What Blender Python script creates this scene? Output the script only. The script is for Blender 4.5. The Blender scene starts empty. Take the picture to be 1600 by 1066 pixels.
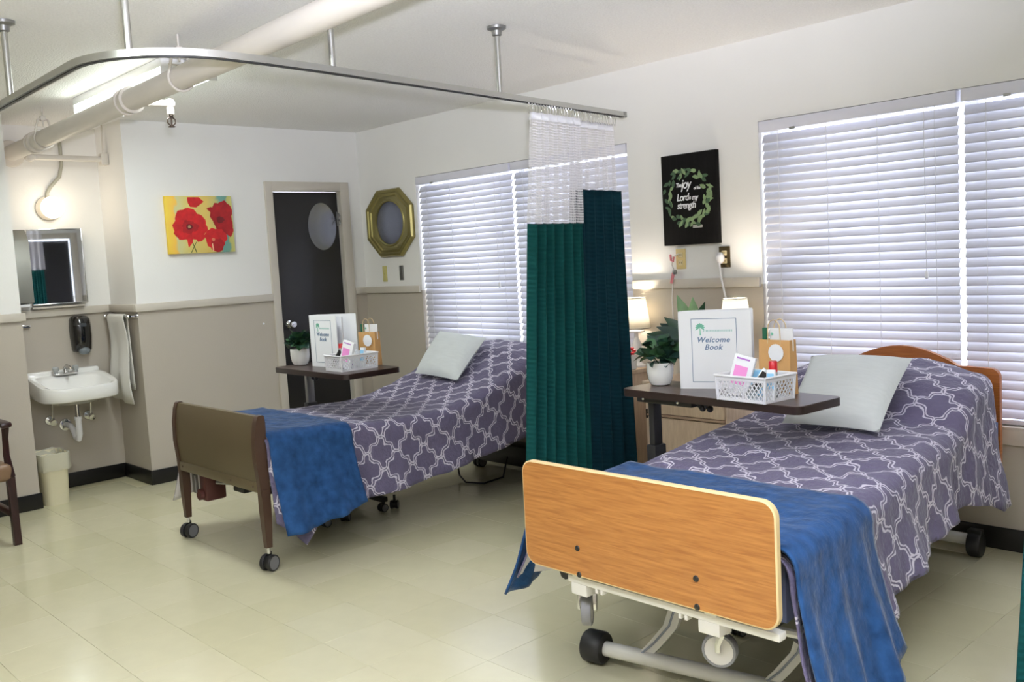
import bpy, bmesh, math, random
from mathutils import Vector, Matrix, noise
PI = math.pi
random.seed(7)
SC = bpy.context.scene
COL = SC.collection

# ------------------------------------------------------------------ camera
yaw, pitch, roll = 0.819902, -0.0907007, -0.056289
CAM = Vector((6.41938, -4.39649, 1.444685))
fw = Vector((-math.sin(yaw)*math.cos(pitch), math.cos(yaw)*math.cos(pitch), math.sin(pitch)))
rt = Vector((math.cos(yaw), math.sin(yaw), 0)); up = rt.cross(fw)
r2 = rt*math.cos(roll)+up*math.sin(roll); u2 = -rt*math.sin(roll)+up*math.cos(roll)
cd = bpy.data.cameras.new('camera'); cam = bpy.data.objects.new('camera', cd); COL.objects.link(cam)
cam.matrix_world = Matrix(((r2.x, u2.x, -fw.x, CAM.x), (r2.y, u2.y, -fw.y, CAM.y), (r2.z, u2.z, -fw.z, CAM.z), (0, 0, 0, 1)))
cd.sensor_width = 36.0; cd.lens = 1465.05/1600*36; cd.clip_start = 0.05
SC.camera = cam

# ------------------------------------------------------------------ world, light, exposure
SC.view_settings.view_transform = 'Standard'
SC.view_settings.look = 'None'
SC.view_settings.gamma = 1.0
SC.view_settings.use_curve_mapping = False
SC.view_settings.exposure = -0.12
SC.cycles.use_denoising = True
SC.cycles.max_bounces = 8
SC.cycles.diffuse_bounces = 5
SC.cycles.transparent_max_bounces = 24
SC.cycles.sample_clamp_indirect = 6.0
SC.cycles.caustics_reflective = False
SC.cycles.caustics_refractive = False
W = bpy.data.worlds.new('sky'); SC.world = W; W.use_nodes = True
bg = W.node_tree.nodes['Background']
bg.inputs[0].default_value = (0.86, 0.92, 1.0, 1); bg.inputs[1].default_value = 6.0

def area_light(name, loc, sx, sy, power, col, target=None, parent=None, spread=None):
    l = bpy.data.lights.new(name, 'AREA'); l.shape = 'RECTANGLE'; l.size = sx; l.size_y = sy
    l.energy = power; l.color = col
    o = bpy.data.objects.new(name, l); COL.objects.link(o); o.location = loc
    if target is not None:
        o.rotation_euler = (Vector(target)-Vector(loc)).to_track_quat('-Z', 'Y').to_euler()
    if spread: l.spread = spread
    if parent:
        o.parent = parent; o.location = Vector(loc)-parent.location
    return o
LIGHT_ALCOVE, LIGHT_ROOM, LIGHT_FLASH = 13, 21, 180
# the photographer's flash on top of the camera, tilted up to bounce off the ceiling
area_light('camera_flash', CAM + r2*0.05 + u2*0.16, 0.09, 0.06, LIGHT_FLASH, (0.92, 0.94, 1.12), target=CAM + fw*.70 + Vector((0, 0, 1.0)), spread=math.radians(100))

# ------------------------------------------------------------------ materials
def lin(c):
    c = [x/255 for x in c]
    return tuple((x/12.92 if x <= .04045 else ((x+.055)/1.055)**2.4) for x in c)+(1,)
MATS = {}
def M(name, col, rough=.5, metal=0., bump=0., bscale=60., var=0., vscale=6., stretch=None, sheen=0., trans=0., emit=None, estr=0., coat=0., spec=None):
    if name in MATS: return MATS[name]
    m = bpy.data.materials.new(name); m.use_nodes = True
    nt = m.node_tree; p = nt.nodes['Principled BSDF']
    p.inputs['Base Color'].default_value = lin(col); p.inputs['Roughness'].default_value = rough
    p.inputs['Metallic'].default_value = metal
    if sheen: p.inputs['Sheen Weight'].default_value = sheen; p.inputs['Sheen Roughness'].default_value = .35
    if trans: p.inputs['Transmission Weight'].default_value = trans
    if coat: p.inputs['Coat Weight'].default_value = coat
    if spec is not None: p.inputs['Specular IOR Level'].default_value = spec
    if emit: p.inputs['Emission Color'].default_value = lin(emit); p.inputs['Emission Strength'].default_value = estr
    tc = nt.nodes.new('ShaderNodeTexCoord')
    mp = nt.nodes.new('ShaderNodeMapping'); nt.links.new(tc.outputs['Object'], mp.inputs[0])
    if stretch: mp.inputs['Scale'].default_value = stretch
    vs = nt.nodes.new('ShaderNodeTexNoise'); vs.inputs['Scale'].default_value = vscale; vs.inputs['Detail'].default_value = 5
    nt.links.new(mp.outputs[0], vs.inputs['Vector'])
    mr = nt.nodes.new('ShaderNodeMapRange'); mr.inputs[1].default_value = .25; mr.inputs[2].default_value = .75
    v = max(var, .02)
    mr.inputs[3].default_value = 1-v; mr.inputs[4].default_value = 1+v
    nt.links.new(vs.outputs[0], mr.inputs[0])
    mx = nt.nodes.new('ShaderNodeVectorMath'); mx.operation = 'SCALE'; mx.inputs[0].default_value = lin(col)[:3]
    nt.links.new(mr.outputs[0], mx.inputs['Scale'])
    nt.links.new(mx.outputs[0], p.inputs['Base Color'])
    if bump:
        bn = nt.nodes.new('ShaderNodeTexNoise'); bn.inputs['Scale'].default_value = bscale; bn.inputs['Detail'].default_value = 3
        nt.links.new(mp.outputs[0], bn.inputs['Vector'])
        bp = nt.nodes.new('ShaderNodeBump'); bp.inputs['Strength'].default_value = bump; bp.inputs['Distance'].default_value = .01
        nt.links.new(bn.outputs[0], bp.inputs['Height']); nt.links.new(bp.outputs[0], p.inputs['Normal'])
    MATS[name] = m
    return m

def math_node(nt, op, a, b=None, c=None):
    n = nt.nodes.new('ShaderNodeMath'); n.operation = op
    for i, v in enumerate((a, b, c)):
        if v is None: continue
        if isinstance(v, (int, float)): n.inputs[i].default_value = v
        else: nt.links.new(v, n.inputs[i])
    return n.outputs[0]

def two_tone_wall():
    m = M('wall_paint', (236, 235, 233), .55, bump=.06, bscale=90, var=.02, vscale=2)
    nt = m.node_tree; p = nt.nodes['Principled BSDF']
    src = p.inputs['Base Color'].links[0].from_socket
    g = nt.nodes.new('ShaderNodeNewGeometry'); s = nt.nodes.new('ShaderNodeSeparateXYZ'); nt.links.new(g.outputs['Position'], s.inputs[0])
    f = math_node(nt, 'GREATER_THAN', s.outputs['Z'], 1.22)
    mx = nt.nodes.new('ShaderNodeMix'); mx.data_type = 'RGBA'; nt.links.new(f, mx.inputs[0])
    mx.inputs[6].default_value = lin((184, 176, 164)); nt.links.new(src, mx.inputs[7])
    nt.links.new(mx.outputs[2], p.inputs['Base Color'])
    return m
def lattice_fabric():
    m = M('trellis_cotton', (92, 86, 112), .85, bump=.9, bscale=48, sheen=.15)
    nt = m.node_tree; p = nt.nodes['Principled BSDF']
    src = p.inputs['Base Color'].links[0].from_socket
    uv = nt.nodes.new('ShaderNodeUVMap'); s = nt.nodes.new('ShaderNodeSeparateXYZ'); nt.links.new(uv.outputs[0], s.inputs[0])
    tcn = nt.nodes.new('ShaderNodeTexCoord'); wn = nt.nodes.new('ShaderNodeTexNoise'); wn.inputs['Scale'].default_value = 22
    nt.links.new(tcn.outputs['Object'], wn.inputs['Vector']); wc = nt.nodes.new('ShaderNodeSeparateXYZ'); nt.links.new(wn.outputs['Color'], wc.inputs[0])
    jx = math_node(nt, 'MULTIPLY_ADD', math_node(nt, 'SUBTRACT', wc.outputs['X'], .5), .028, s.outputs['X']); jy = math_node(nt, 'MULTIPLY_ADD', math_node(nt, 'SUBTRACT', wc.outputs['Y'], .5), .028, s.outputs['Y'])
    a = math_node(nt, 'DIVIDE', jx, .172); b = math_node(nt, 'DIVIDE', jy, .186)
    P_ = math_node(nt, 'ADD', a, b); Q_ = math_node(nt, 'SUBTRACT', a, b)
    def line(A, B):
        w = math_node(nt, 'SINE', math_node(nt, 'MULTIPLY', B, 4*PI))
        x = math_node(nt, 'ADD', A, math_node(nt, 'MULTIPLY', w, .062))
        x = math_node(nt, 'ABSOLUTE', math_node(nt, 'SUBTRACT', math_node(nt, 'FRACT', x), .5))
        d = math_node(nt, 'ABSOLUTE', math_node(nt, 'SUBTRACT', x, .055))
        return d
    d = math_node(nt, 'MINIMUM', line(P_, Q_), line(Q_, P_))
    mr = nt.nodes.new('ShaderNodeMapRange'); mr.inputs[1].default_value = .018; mr.inputs[2].default_value = .034; mr.inputs[3].default_value = 1; mr.inputs[4].default_value = 0
    nt.links.new(d, mr.inputs[0])
    mx = nt.nodes.new('ShaderNodeMix'); mx.data_type = 'RGBA'; nt.links.new(mr.outputs[0], mx.inputs[0])
    nt.links.new(src, mx.inputs[6]); mx.inputs[7].default_value = lin((205, 200, 214))
    nt.links.new(mx.outputs[2], p.inputs['Base Color'])
    return m
def wood(name, c1, c2, rough, scale, axis_scale):
    m = bpy.data.materials.new(name); m.use_nodes = True; nt = m.node_tree; p = nt.nodes['Principled BSDF']
    tc = nt.nodes.new('ShaderNodeTexCoord'); mp = nt.nodes.new('ShaderNodeMapping'); mp.inputs['Scale'].default_value = axis_scale
    nt.links.new(tc.outputs['Object'], mp.inputs[0])
    n = nt.nodes.new('ShaderNodeTexNoise'); n.inputs['Scale'].default_value = scale; n.inputs['Detail'].default_value = 8; n.inputs['Distortion'].default_value = .6
    nt.links.new(mp.outputs[0], n.inputs['Vector'])
    cr = nt.nodes.new('ShaderNodeValToRGB'); cr.color_ramp.elements[0].position = .32; cr.color_ramp.elements[1].position = .68
    cr.color_ramp.elements[0].color = lin(c1); cr.color_ramp.elements[1].color = lin(c2)
    nt.links.new(n.outputs[0], cr.inputs[0]); nt.links.new(cr.outputs[0], p.inputs['Base Color'])
    p.inputs['Roughness'].default_value = rough
    MATS[name] = m; return m
def mix_shader(name, kind, col, fac, rough=.5):
    """Principled mixed with a translucent or transparent shader."""
    m = bpy.data.materials.new(name); m.use_nodes = True; nt = m.node_tree; p = nt.nodes['Principled BSDF']
    p.inputs['Base Color'].default_value = lin(col); p.inputs['Roughness'].default_value = rough
    t = nt.nodes.new('ShaderNodeBsdfTranslucent' if kind == 'translucent' else 'ShaderNodeBsdfTransparent')
    t.inputs[0].default_value = lin(col) if kind == 'translucent' else (1, 1, 1, 1)
    mx = nt.nodes.new('ShaderNodeMixShader'); mx.inputs[0].default_value = fac
    nt.links.new(p.outputs[0], mx.inputs[1]); nt.links.new(t.outputs[0], mx.inputs[2])
    nt.links.new(mx.outputs[0], nt.nodes['Material Output'].inputs[0])
    MATS[name] = m; return m, mx
def net_fabric():
    m, mx = mix_shader('curtain_net', 'transparent', (236, 234, 238), .45, .8)
    nt = m.node_tree
    uv = nt.nodes.new('ShaderNodeUVMap'); s = nt.nodes.new('ShaderNodeSeparateXYZ'); nt.links.new(uv.outputs[0], s.inputs[0])
    f = []
    for k in ('X', 'Y'):
        w = math_node(nt, 'FRACT', math_node(nt, 'MULTIPLY', s.outputs[k], 75))
        f.append(math_node(nt, 'LESS_THAN', math_node(nt, 'ABSOLUTE', math_node(nt, 'SUBTRACT', w, .5)), .36))
    h = math_node(nt, 'MULTIPLY', f[0], f[1])
    nt.links.new(math_node(nt, 'MULTIPLY', h, .92), mx.inputs[0])
    return m
def curtain_fabric(name, col):
    m = M(name, col, .9, spec=.15)
    nt = m.node_tree; p = nt.nodes['Principled BSDF']
    uv = nt.nodes.new('ShaderNodeUVMap'); w = nt.nodes.new('ShaderNodeTexWave'); w.wave_type = 'BANDS'; w.bands_direction = 'Y'
    w.inputs['Scale'].default_value = 14; w.inputs['Distortion'].default_value = .4
    nt.links.new(uv.outputs[0], w.inputs['Vector'])
    b = nt.nodes.new('ShaderNodeBump'); b.inputs['Strength'].default_value = .45; b.inputs['Distance'].default_value = .004
    nt.links.new(w.outputs[0], b.inputs['Height']); nt.links.new(b.outputs[0], p.inputs['Normal'])
    return m

WALL = two_tone_wall()
TRIM = M('trim_paint', (200, 193, 182), .45)
CEIL = M('popcorn_ceiling', (248, 247, 246), .9, bump=.9, bscale=110, var=.05, vscale=90)
TILE = [M('vinyl_tile_%d' % i, c, .17, bump=.015, bscale=25, var=.03, vscale=9) for i, c in enumerate([(206, 201, 170), (203, 198, 166), (208, 203, 173)])]
GROUT = M('floor_underlay', (190, 184, 150), .5)
BLACK = M('black_vinyl', (18, 17, 17), .35)
WHITEP = M('white_plastic', (236, 236, 240), .4)
ALU = M('brushed_aluminium', (190, 190, 186), .28, .9)
CHROME = M('chrome', (215, 215, 215), .12, 1.)
STEEL = M('grey_steel', (150, 150, 148), .35, .8)
PIPE = M('painted_pipe', (214, 208, 200), .45)
BRONZE = M('bronze_metal', (104, 92, 68), .38, .35)
BROWNM = M('brown_metal', (74, 54, 42), .4, .2)
RUBBER = M('black_rubber', (24, 24, 26), .5)
GREYR = M('grey_rubber', (120, 120, 122), .5)
OAK = wood('oak_laminate', (142, 90, 40), (170, 116, 58), .38, 16, (.55, 1, 9))
OAKD = wood('oak_headboard', (140, 78, 32), (170, 102, 46), .4, 16, (.55, 1, 9))
EDGE = M('cream_edge_band', (214, 190, 142), .45)
DARKW = wood('walnut_laminate', (46, 32, 28), (68, 50, 44), .3, 8, (1, 6, 1))
PALEW = wood('pale_oak_laminate', (196, 172, 146), (212, 190, 164), .5, 12, (8, 8, 1))
MAHOG = wood('dark_mahogany', (34, 15, 16), (50, 24, 24), .3, 12, (6, 6, 1))
SPREAD = lattice_fabric()
SPREADW = M('white_lining', (226, 222, 230), .85)
THROW = M('blue_velvet', (36, 68, 110), .95, bump=.55, bscale=30, var=.38, vscale=22, sheen=.2, spec=.1)
PILLOW = M('grey_green_linen', (206, 211, 211), .85, bump=.2, bscale=220, var=.04, vscale=14, stretch=(1, 6, 6))
MATTRESS = M('mattress_cover', (90, 100, 130), .8)
TEAL = curtain_fabric('teal_waffle', (14, 70, 68))
TEALD = curtain_fabric('dark_teal_waffle', (8, 46, 56))
NET = net_fabric()
BLIND = mix_shader('blind_slat', 'translucent', (236, 236, 244), .22, .45)[0]
BLINDW = M('blind_headrail', (222, 222, 234), .4)
WHITEW = M('white_window_frame', (236, 236, 236), .4)
PORC = M('white_porcelain', (240, 240, 238), .12, coat=.5)
MIRROR = M('mirror_glass', (225, 228, 235), .02, 1.)
DMIRROR = M('dim_mirror', (128, 130, 134), .25, 1.)
GOLD = M('antique_gold', (150, 140, 88), .3, .75)
DOORM = M('black_door_paint', (30, 29, 31), .35, var=.03)
PAPER = M('white_paper', (240, 242, 246), .55)
KRAFT = M('kraft_paper', (196, 152, 96), .7, var=.05, vscale=30)
LEAF = [M('leaf_%d' % i, c, .45, var=.15, vscale=20) for i, c in enumerate([(38, 72, 50), (60, 98, 62), (28, 56, 48), (104, 140, 92)])]
SOIL = M('potting_soil', (60, 46, 36), .9)
BLUEINK = M('blue_grey_ink', (96, 120, 150), .6)
GREENINK = M('pale_green_ink', (120, 190, 165), .6)
PALEINK = M('very_pale_ink', (176, 208, 204), .6)
TOWEL = M('white_terry', (236, 234, 228), .95, bump=.8, bscale=260)
glass, gmx = mix_shader('window_glass', 'transparent', (255, 255, 255), .93, .02)
LAMPSHADE, _ls = mix_shader('lamp_shade_linen', 'translucent', (252, 250, 242), .6, .8)

# ------------------------------------------------------------------ mesh builder
class MB:
    def __init__(self): self.bm = bmesh.new(); self.uv = None
    def _xf(self, vs, rot, c):
        for v in vs:
            v.co = (rot @ v.co if rot else v.co) + Vector(c)
    def box(self, c, s, bev=0., rot=None, seg=2):
        g = bmesh.ops.create_cube(self.bm, size=1); vs = g['verts']
        for v in vs: v.co = Vector((v.co.x*s[0], v.co.y*s[1], v.co.z*s[2]))
        if bev:
            es = list({e for v in vs for e in v.link_edges})
            r = bmesh.ops.bevel(self.bm, geom=es, offset=bev, segments=seg, profile=.5, affect='EDGES')
            vs = list({v for f in r['faces'] for v in f.verts} | {v for v in vs if v.is_valid})
        self._xf(vs, rot, c); return self
    def bb(self, a, b, bev=0., seg=2):
        return self.box([(a[i]+b[i])/2 for i in range(3)], [abs(b[i]-a[i]) for i in range(3)], bev, None, seg)
    def ring(self, pts): return [self.bm.verts.new(p) for p in pts]
    def bridge(self, a, b, closed=True):
        n = len(a)
        for i in range(n if closed else n-1):
            j = (i+1) % n
            try: self.bm.faces.new((a[i], a[j], b[j], b[i]))
            except ValueError: pass
    def tube(self, pts, r, seg=10, cap=True):
        pts = [Vector(p) for p in pts]; rs = r if isinstance(r, (list, tuple)) else [r]*len(pts)
        prev = None; first = None; ref = None
        for i, p in enumerate(pts):
            t = (pts[min(i+1, len(pts)-1)]-pts[max(i-1, 0)]).normalized()
            if ref is None: ref = t.orthogonal().normalized()
            n = (ref - t*ref.dot(t)).normalized(); b = t.cross(n); ref = n
            rg = self.ring([p + (n*math.cos(2*PI*k/seg)+b*math.sin(2*PI*k/seg))*rs[i] for k in range(seg)])
            if prev: self.bridge(prev, rg)
            else: first = rg
            prev = rg
        if cap:
            self.bm.faces.new(first[::-1]); self.bm.faces.new(prev)
        return self
    def lathe(self, prof, c, seg=20, axis=(0, 0, 1), cap=True, sx=1., sy=1.):
        q = Vector((0, 0, 1)).rotation_difference(Vector(axis)).to_matrix(); prev = None; first = None
        for (r, z) in prof:
            rg = self.ring([q @ Vector((math.cos(2*PI*k/seg)*r*sx, math.sin(2*PI*k/seg)*r*sy, z)) + Vector(c) for k in range(seg)])
            if prev: self.bridge(prev, rg)
            else: first = rg
            prev = rg
        if cap:
            self.bm.faces.new(first[::-1]); self.bm.faces.new(prev)
        return self
    def prism(self, poly, fn, d0, d1):
        """poly: list of (a,b); fn(a,b,d)->xyz"""
        a = self.ring([fn(p[0], p[1], d0) for p in poly]); b = self.ring([fn(p[0], p[1], d1) for p in poly])
        self.bm.faces.new(a[::-1]); self.bm.faces.new(b); self.bridge(a, b); return self
    def sphere(self, c, r, s=(1, 1, 1), u=16, v=10):
        g = bmesh.ops.create_uvsphere(self.bm, u_segments=u, v_segments=v, radius=r)
        for w in g['verts']: w.co = Vector((w.co.x*s[0], w.co.y*s[1], w.co.z*s[2]))+Vector(c)
        return self
    def quad(self, a, b, c, d):
        self.bm.faces.new(self.ring([a, b, c, d])); return self
    def grid(self, P, uv=None):
        """P[i][j] rows of points; uv same shape"""
        V = [[self.bm.verts.new(p) for p in row] for row in P]
        L = self.bm.loops.layers.uv.verify()
        for i in range(len(V)-1):
            for j in range(len(V[0])-1):
                f = self.bm.faces.new((V[i][j], V[i][j+1], V[i+1][j+1], V[i+1][j]))
                if uv:
                    for lp, (a, b) in zip(f.loops, ((i, j), (i, j+1), (i+1, j+1), (i+1, j))): lp[L].uv = uv[a][b]
        return self
    def leaf(self, base, d, nrm, ln, wd, bend=.2, rows=5):
        d = Vector(d).normalized(); n = (Vector(nrm)-d*Vector(nrm).dot(d)).normalized(); s = d.cross(n); base = Vector(base)
        pr = None
        for i in range(rows+1):
            t = i/rows; w = wd*.5*math.sin(PI*min(.97, max(.04, t))**.8); c = base+d*ln*t - n*bend*ln*t*t
            rg = [self.bm.verts.new(c+s*w+n*w*.35), self.bm.verts.new(c), self.bm.verts.new(c-s*w+n*w*.35)]
            if pr: self.bridge(pr, rg, False)
            pr = rg
        return self
    def build(self, name, mat, parent=None, smooth=40, org=None, solid=0., sub=0):
        me = bpy.data.meshes.new(name)
        bmesh.ops.recalc_face_normals(self.bm, faces=self.bm.faces) if not getattr(self, 'keep', False) else None
        root = parent
        while root and root.parent: root = root.parent
        o0 = Vector(org) if org is not None else (root.location.copy() if root else Vector((0, 0, 0)))
        if not root and org is None:
            # origin at the base of the thing
            xs = [v.co for v in self.bm.verts]
            o0 = Vector(((min(v.x for v in xs)+max(v.x for v in xs))/2, (min(v.y for v in xs)+max(v.y for v in xs))/2, min(v.z for v in xs)))
        for v in self.bm.verts: v.co -= o0
        self.bm.to_mesh(me); self.bm.free()
        if smooth:
            me.polygons.foreach_set('use_smooth', [True]*len(me.polygons)); me.set_sharp_from_angle(angle=math.radians(smooth))
        me.materials.append(mat)
        o = bpy.data.objects.new(name, me); COL.objects.link(o)
        if parent: o.parent = parent
        else: o.location = o0
        if solid:
            md = o.modifiers.new('thick', 'SOLIDIFY'); md.thickness = solid; md.offset = 0
        if sub:
            md = o.modifiers.new('sub', 'SUBSURF'); md.levels = sub; md.render_levels = sub
        return o
def tag(o, label=None, cat=None, group=None, kind=None):
    if label: o['label'] = label
    if cat: o['category'] = cat
    if group: o['group'] = group
    if kind: o['kind'] = kind
    return o
def thing(name, loc, label, cat, group=None):
    o = bpy.data.objects.new(name, None); COL.objects.link(o); o.location = loc; o.empty_display_size = .1
    return tag(o, label, cat, group)
def copy_part(o, parent, name=None, loc=None, rot=None, scale=None):
    c = o.copy(); COL.objects.link(c); c.parent = parent
    if loc is not None: c.location = loc
    if rot is not None: c.rotation_euler = rot
    if scale is not None: c.scale = scale
    return c
def struct(mb, name, mat, label=None, cat=None, parent=None, smooth=30):
    o = mb.build(name, mat, parent, smooth=smooth, org=(0, 0, 0) if not parent else None)
    if not parent: tag(o, label, cat, kind='structure')
    return o
def rotz(a): return Matrix.Rotation(a, 3, 'Z')
def interp(tab, y):
    tab = sorted(tab)
    if y <= tab[0][0]: return tab[0][1]
    for (a, b), (c, d) in zip(tab, tab[1:]):
        if y <= c:
            t = (y-a)/(c-a); t = t*t*(3-2*t)*.5 + t*.5
            return b+(d-b)*t
    return tab[-1][1]
def text_part(name, s, mat, parent, size, place, shear=.0, extrude=.0006, bold=0., align='CENTER', spacing=1.):
    """text as mesh; place(x,y,d)->world"""
    c = bpy.data.curves.new(name, 'FONT'); c.body = s; c.size = size; c.shear = shear; c.align_x = align; c.extrude = extrude; c.offset = bold; c.space_character = spacing
    c.resolution_u = 3
    t = bpy.data.objects.new('tmp_text', c); COL.objects.link(t)
    dg = bpy.context.evaluated_depsgraph_get(); dg.update()
    me = bpy.data.meshes.new_from_object(t.evaluated_get(dg))
    bpy.data.objects.remove(t); bpy.data.curves.remove(c)
    root = parent
    while root.parent: root = root.parent
    for v in me.vertices: v.co = Vector(place(v.co.x, v.co.y, v.co.z)) - root.location
    me.name = name; me.materials.clear(); me.materials.append(mat)
    o = bpy.data.objects.new(name, me); COL.objects.link(o); o.parent = parent
    return o

# ================================================================== the setting
H = 2.5; XA = -.473; YN = -1.884; YL = -2.612; XR = 7.4; YF = -6.4
W1 = (.74, 2.80); W2 = (3.69, 5.75); WZ = (.555, 2.072); TH = .22
# window wall with two openings
b = MB()
for x0, x1, z0, z1 in ((XA-.2, W1[0], 0, H), (W1[0], W1[1], 0, WZ[0]), (W1[0], W1[1], WZ[1], H), (W1[1], W2[0], 0, H),
                       (W2[0], W2[1], 0, WZ[0]), (W2[0], W2[1], WZ[1], H), (W2[1], XR+.2, 0, H)):
    b.bb((x0, 0, z0), (x1, TH, z1))
struct(b, 'wall_back', WALL, 'white over taupe painted wall with the two wide blinded windows', 'wall')
# door wall: door opening y -.795..-.198, up to 2.03
b = MB()
b.bb((-.2, -.198, 0), (0, 0, H)).bb((-.2, -.795, 2.03), (0, -.198, H)).bb((-.2, YN, 0), (0, -.795, H))
b.bb((XA-.1, YN, 0), (-.2, YN+.12, H))
struct(b, 'wall_left', WALL, 'white over taupe wall with the black door and poppy painting', 'wall')
b = MB(); b.bb((XA-.15, YL-.1, 0), (XA, YN, H))
struct(b, 'wall_alcove', WALL, 'cream wall at the back of the sink alcove', 'wall')
b = MB(); b.bb((XA-.15, YF, 0), (0, YL, H))
struct(b, 'wall_side', WALL, 'wall left of the sink alcove behind the armchair', 'wall')
# right wall with a dark door (seen only in the mirrors)
b = MB(); b.bb((XR, YF, 0), (XR+.2, -1.95, H)).bb((XR, -1.0, 0), (XR+.2, 0, H)).bb((XR, -1.95, 2.05), (XR+.2, -1.0, H))
struct(b, 'wall_right', WALL, 'wall on the right side of the room', 'wall')
b = MB(); b.bb((XA-.15, YF-.2, 0), (XR+.2, YF, H)); struct(b, 'wall_front', WALL, 'wall behind the viewer', 'wall')
b = MB(); b.bb((XA-.2, YF-.2, H), (XR+.2, TH, H+.15)); struct(b, 'ceiling', CEIL, 'white popcorn textured ceiling', 'ceiling')
b = MB(); b.bb((XA-.2, YF-.2, -.12), (XR+.2, TH, -.0025))
FLOOR = struct(b, 'floor', GROUT, 'pale yellow green vinyl tile floor', 'floor')
# tiles that lie in view, one object each; the rest of the floor as one joined part
def in_view(x, y):
    d = Vector((x, y, 0))-CAM; z = d.dot(fw)
    if z < .3: return False
    return -60 < 800+1465*d.dot(r2)/z < 1660 and 533-1465*d.dot(u2)/z < 1110
T = .3048; tm = []
for k in range(3):
    b = MB(); b.box((0, 0, -.00125), (T-.0009, T-.0009, .0025), .0005, seg=1)
    o = b.build('floor_tile', TILE[k], None, org=(0, 0, 0)); tm.append(o.data); bpy.data.objects.remove(o)
rest = [MB(), 0]; n = 0
y = -3.2 - 11*T
while y < 0:
    x = 4.85 - 18*T
    while x < XR:
        cx, cy = x+T/2, y+T/2
        ins = cx > 0 or (YL < cy < YN and cx > XA)
        if ins and cy < .1:
            if any(in_view(cx+dx, cy+dy) for dx in (-T/2, 0, T/2) for dy in (-T/2, 0, T/2)) and n < 300:
                o = bpy.data.objects.new('floor_tile', random.choice(tm)); COL.objects.link(o); o.parent = FLOOR; o.location = (cx, cy, 0)
                n += 1
            else: rest[0].box((cx, cy, -.00125), (T-.0016, T-.0016, .0025)); rest[1] += 1
        x += T
    y += T
o = rest[0].build('floor_tile_field', TILE[0], FLOOR); o['kind'] = 'stuff'
# baseboards
def baseboard(name, a, c, label):
    struct(MB().bb(a, c, .004), name, BLACK, label, 'baseboard')
baseboard('baseboard_back', (0, -.012, 0), (XR, 0, .102), 'black vinyl baseboard along the window wall')
baseboard('baseboard_left', (0, YN, 0), (.012, -.855, .102), 'black vinyl baseboard beside the black door')
baseboard('baseboard_nib', (XA, YN-.012, 0), (.012, YN, .102), 'black vinyl baseboard on the alcove side wall')
baseboard('baseboard_alcove', (XA, YL, 0), (XA+.012, YN-.012, .102), 'black vinyl baseboard under the sink')
baseboard('baseboard_side', (0, YF, 0), (.012, YL+.012, .102), 'black vinyl baseboard behind the armchair')
# chair rails
def rail(name, a, c, label): struct(MB().bb(a, c, .006), name, TRIM, label, 'chair rail')
RZ = (1.205, 1.258)
rail('trim_1', (0, -.022, RZ[0]), (W1[0]-.01, 0, RZ[1]), 'taupe chair rail under the octagonal mirror')
rail('trim_2', (W1[1]+.01, -.022, RZ[0]), (W2[0]-.01, 0, RZ[1]), 'taupe chair rail above the two table lamps')
rail('trim_3', (W2[1]+.01, -.022, RZ[0]), (XR, 0, RZ[1]), 'taupe chair rail right of the second window')
rail('trim_4', (0, YN-.02, RZ[0]), (.022, -.857, RZ[1]), 'taupe chair rail under the poppy painting')
rail('trim_5', (0, -.116, RZ[0]), (.022, -.02, RZ[1]), 'short taupe chair rail between door and corner')
rail('trim_6', (XA, YN-.022, RZ[0]), (0, YN, RZ[1]), 'taupe chair rail on the alcove side wall')
rail('trim_7', (XA, YL, RZ[0]), (XA+.022, YN-.02, RZ[1]), 'taupe chair rail under the cabinet mirror')
rail('trim_8', (0, YF, RZ[0]), (.022, YL+.02, RZ[1]), 'taupe chair rail left of the alcove')

# door with casing
D = tag(bpy.data.objects.new('door_1', None), 'flat black door with an oval mirror and chrome knob', 'door', kind='structure'); COL.objects.link(D); D.location = (0, -.5, 0)
MB().bb((-.065, -.79, .012), (-.03, -.203, 2.025), .003).build('door_leaf', DOORM, D)
b = MB()
b.bb((-.06, -.857, 0), (.02, -.795, 2.101), .004).bb((-.06, -.198, 0), (.02, -.117, 2.101), .004).bb((-.06, -.797, 2.03), (.02, -.196, 2.101), .004)
b.build('door_casing', TRIM, D)
k = MB(); k.lathe([(.03, 0), (.03, .006), (.012, .012), (.012, .04), (.02, .045), (.029, .055), (.03, .066), (.022, .078), (.0, .08)], (-.03, -.716, 1.014), axis=(1, 0, 0), cap=False)
k.build('door_knob', CHROME, D)
k = MB()
for z in (1.835, 1.79): k.tube([(-.028, -.214, z+.02), (0, -.216, z+.02), (.025, -.222, z+.002), (.032, -.226, z-.012), (.026, -.228, z-.022)], .005, 6)
k.bb((-.03, -.222, 1.76), (-.02, -.206, 1.87), .003)
k.build('coat_hook', STEEL, D)
O = MB(); O.lathe([(.0, 0), (.128, 0), (.128, .006), (.0, .006)], (-.03, -.36, 1.757), seg=40, axis=(1, 0, 0), cap=False, sx=1.45, sy=1.0)
o = O.build('oval_mirror', DMIRROR, D); tag(o, 'grey oval mirror on the door')
# mirrored-room door
D2 = tag(bpy.data.objects.new('door_2', None), 'dark door in the right wall of the room', 'door', kind='structure'); COL.objects.link(D2); D2.location = (XR, -1.45, 0)
MB().bb((XR+.05, -1.93, .01), (XR+.09, -1.02, 2.03), .003).build('door_leaf', DOORM, D2)
MB().bb((XR-.02, -2.04, 0), (XR+.06, -1.95, 2.13), .004).bb((XR-.02, -1.0, 0), (XR+.06, -.91, 2.13), .004).bb((XR-.02, -1.95, 2.05), (XR+.06, -1.0, 2.13), .004).build('door_casing', TRIM, D2)

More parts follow.
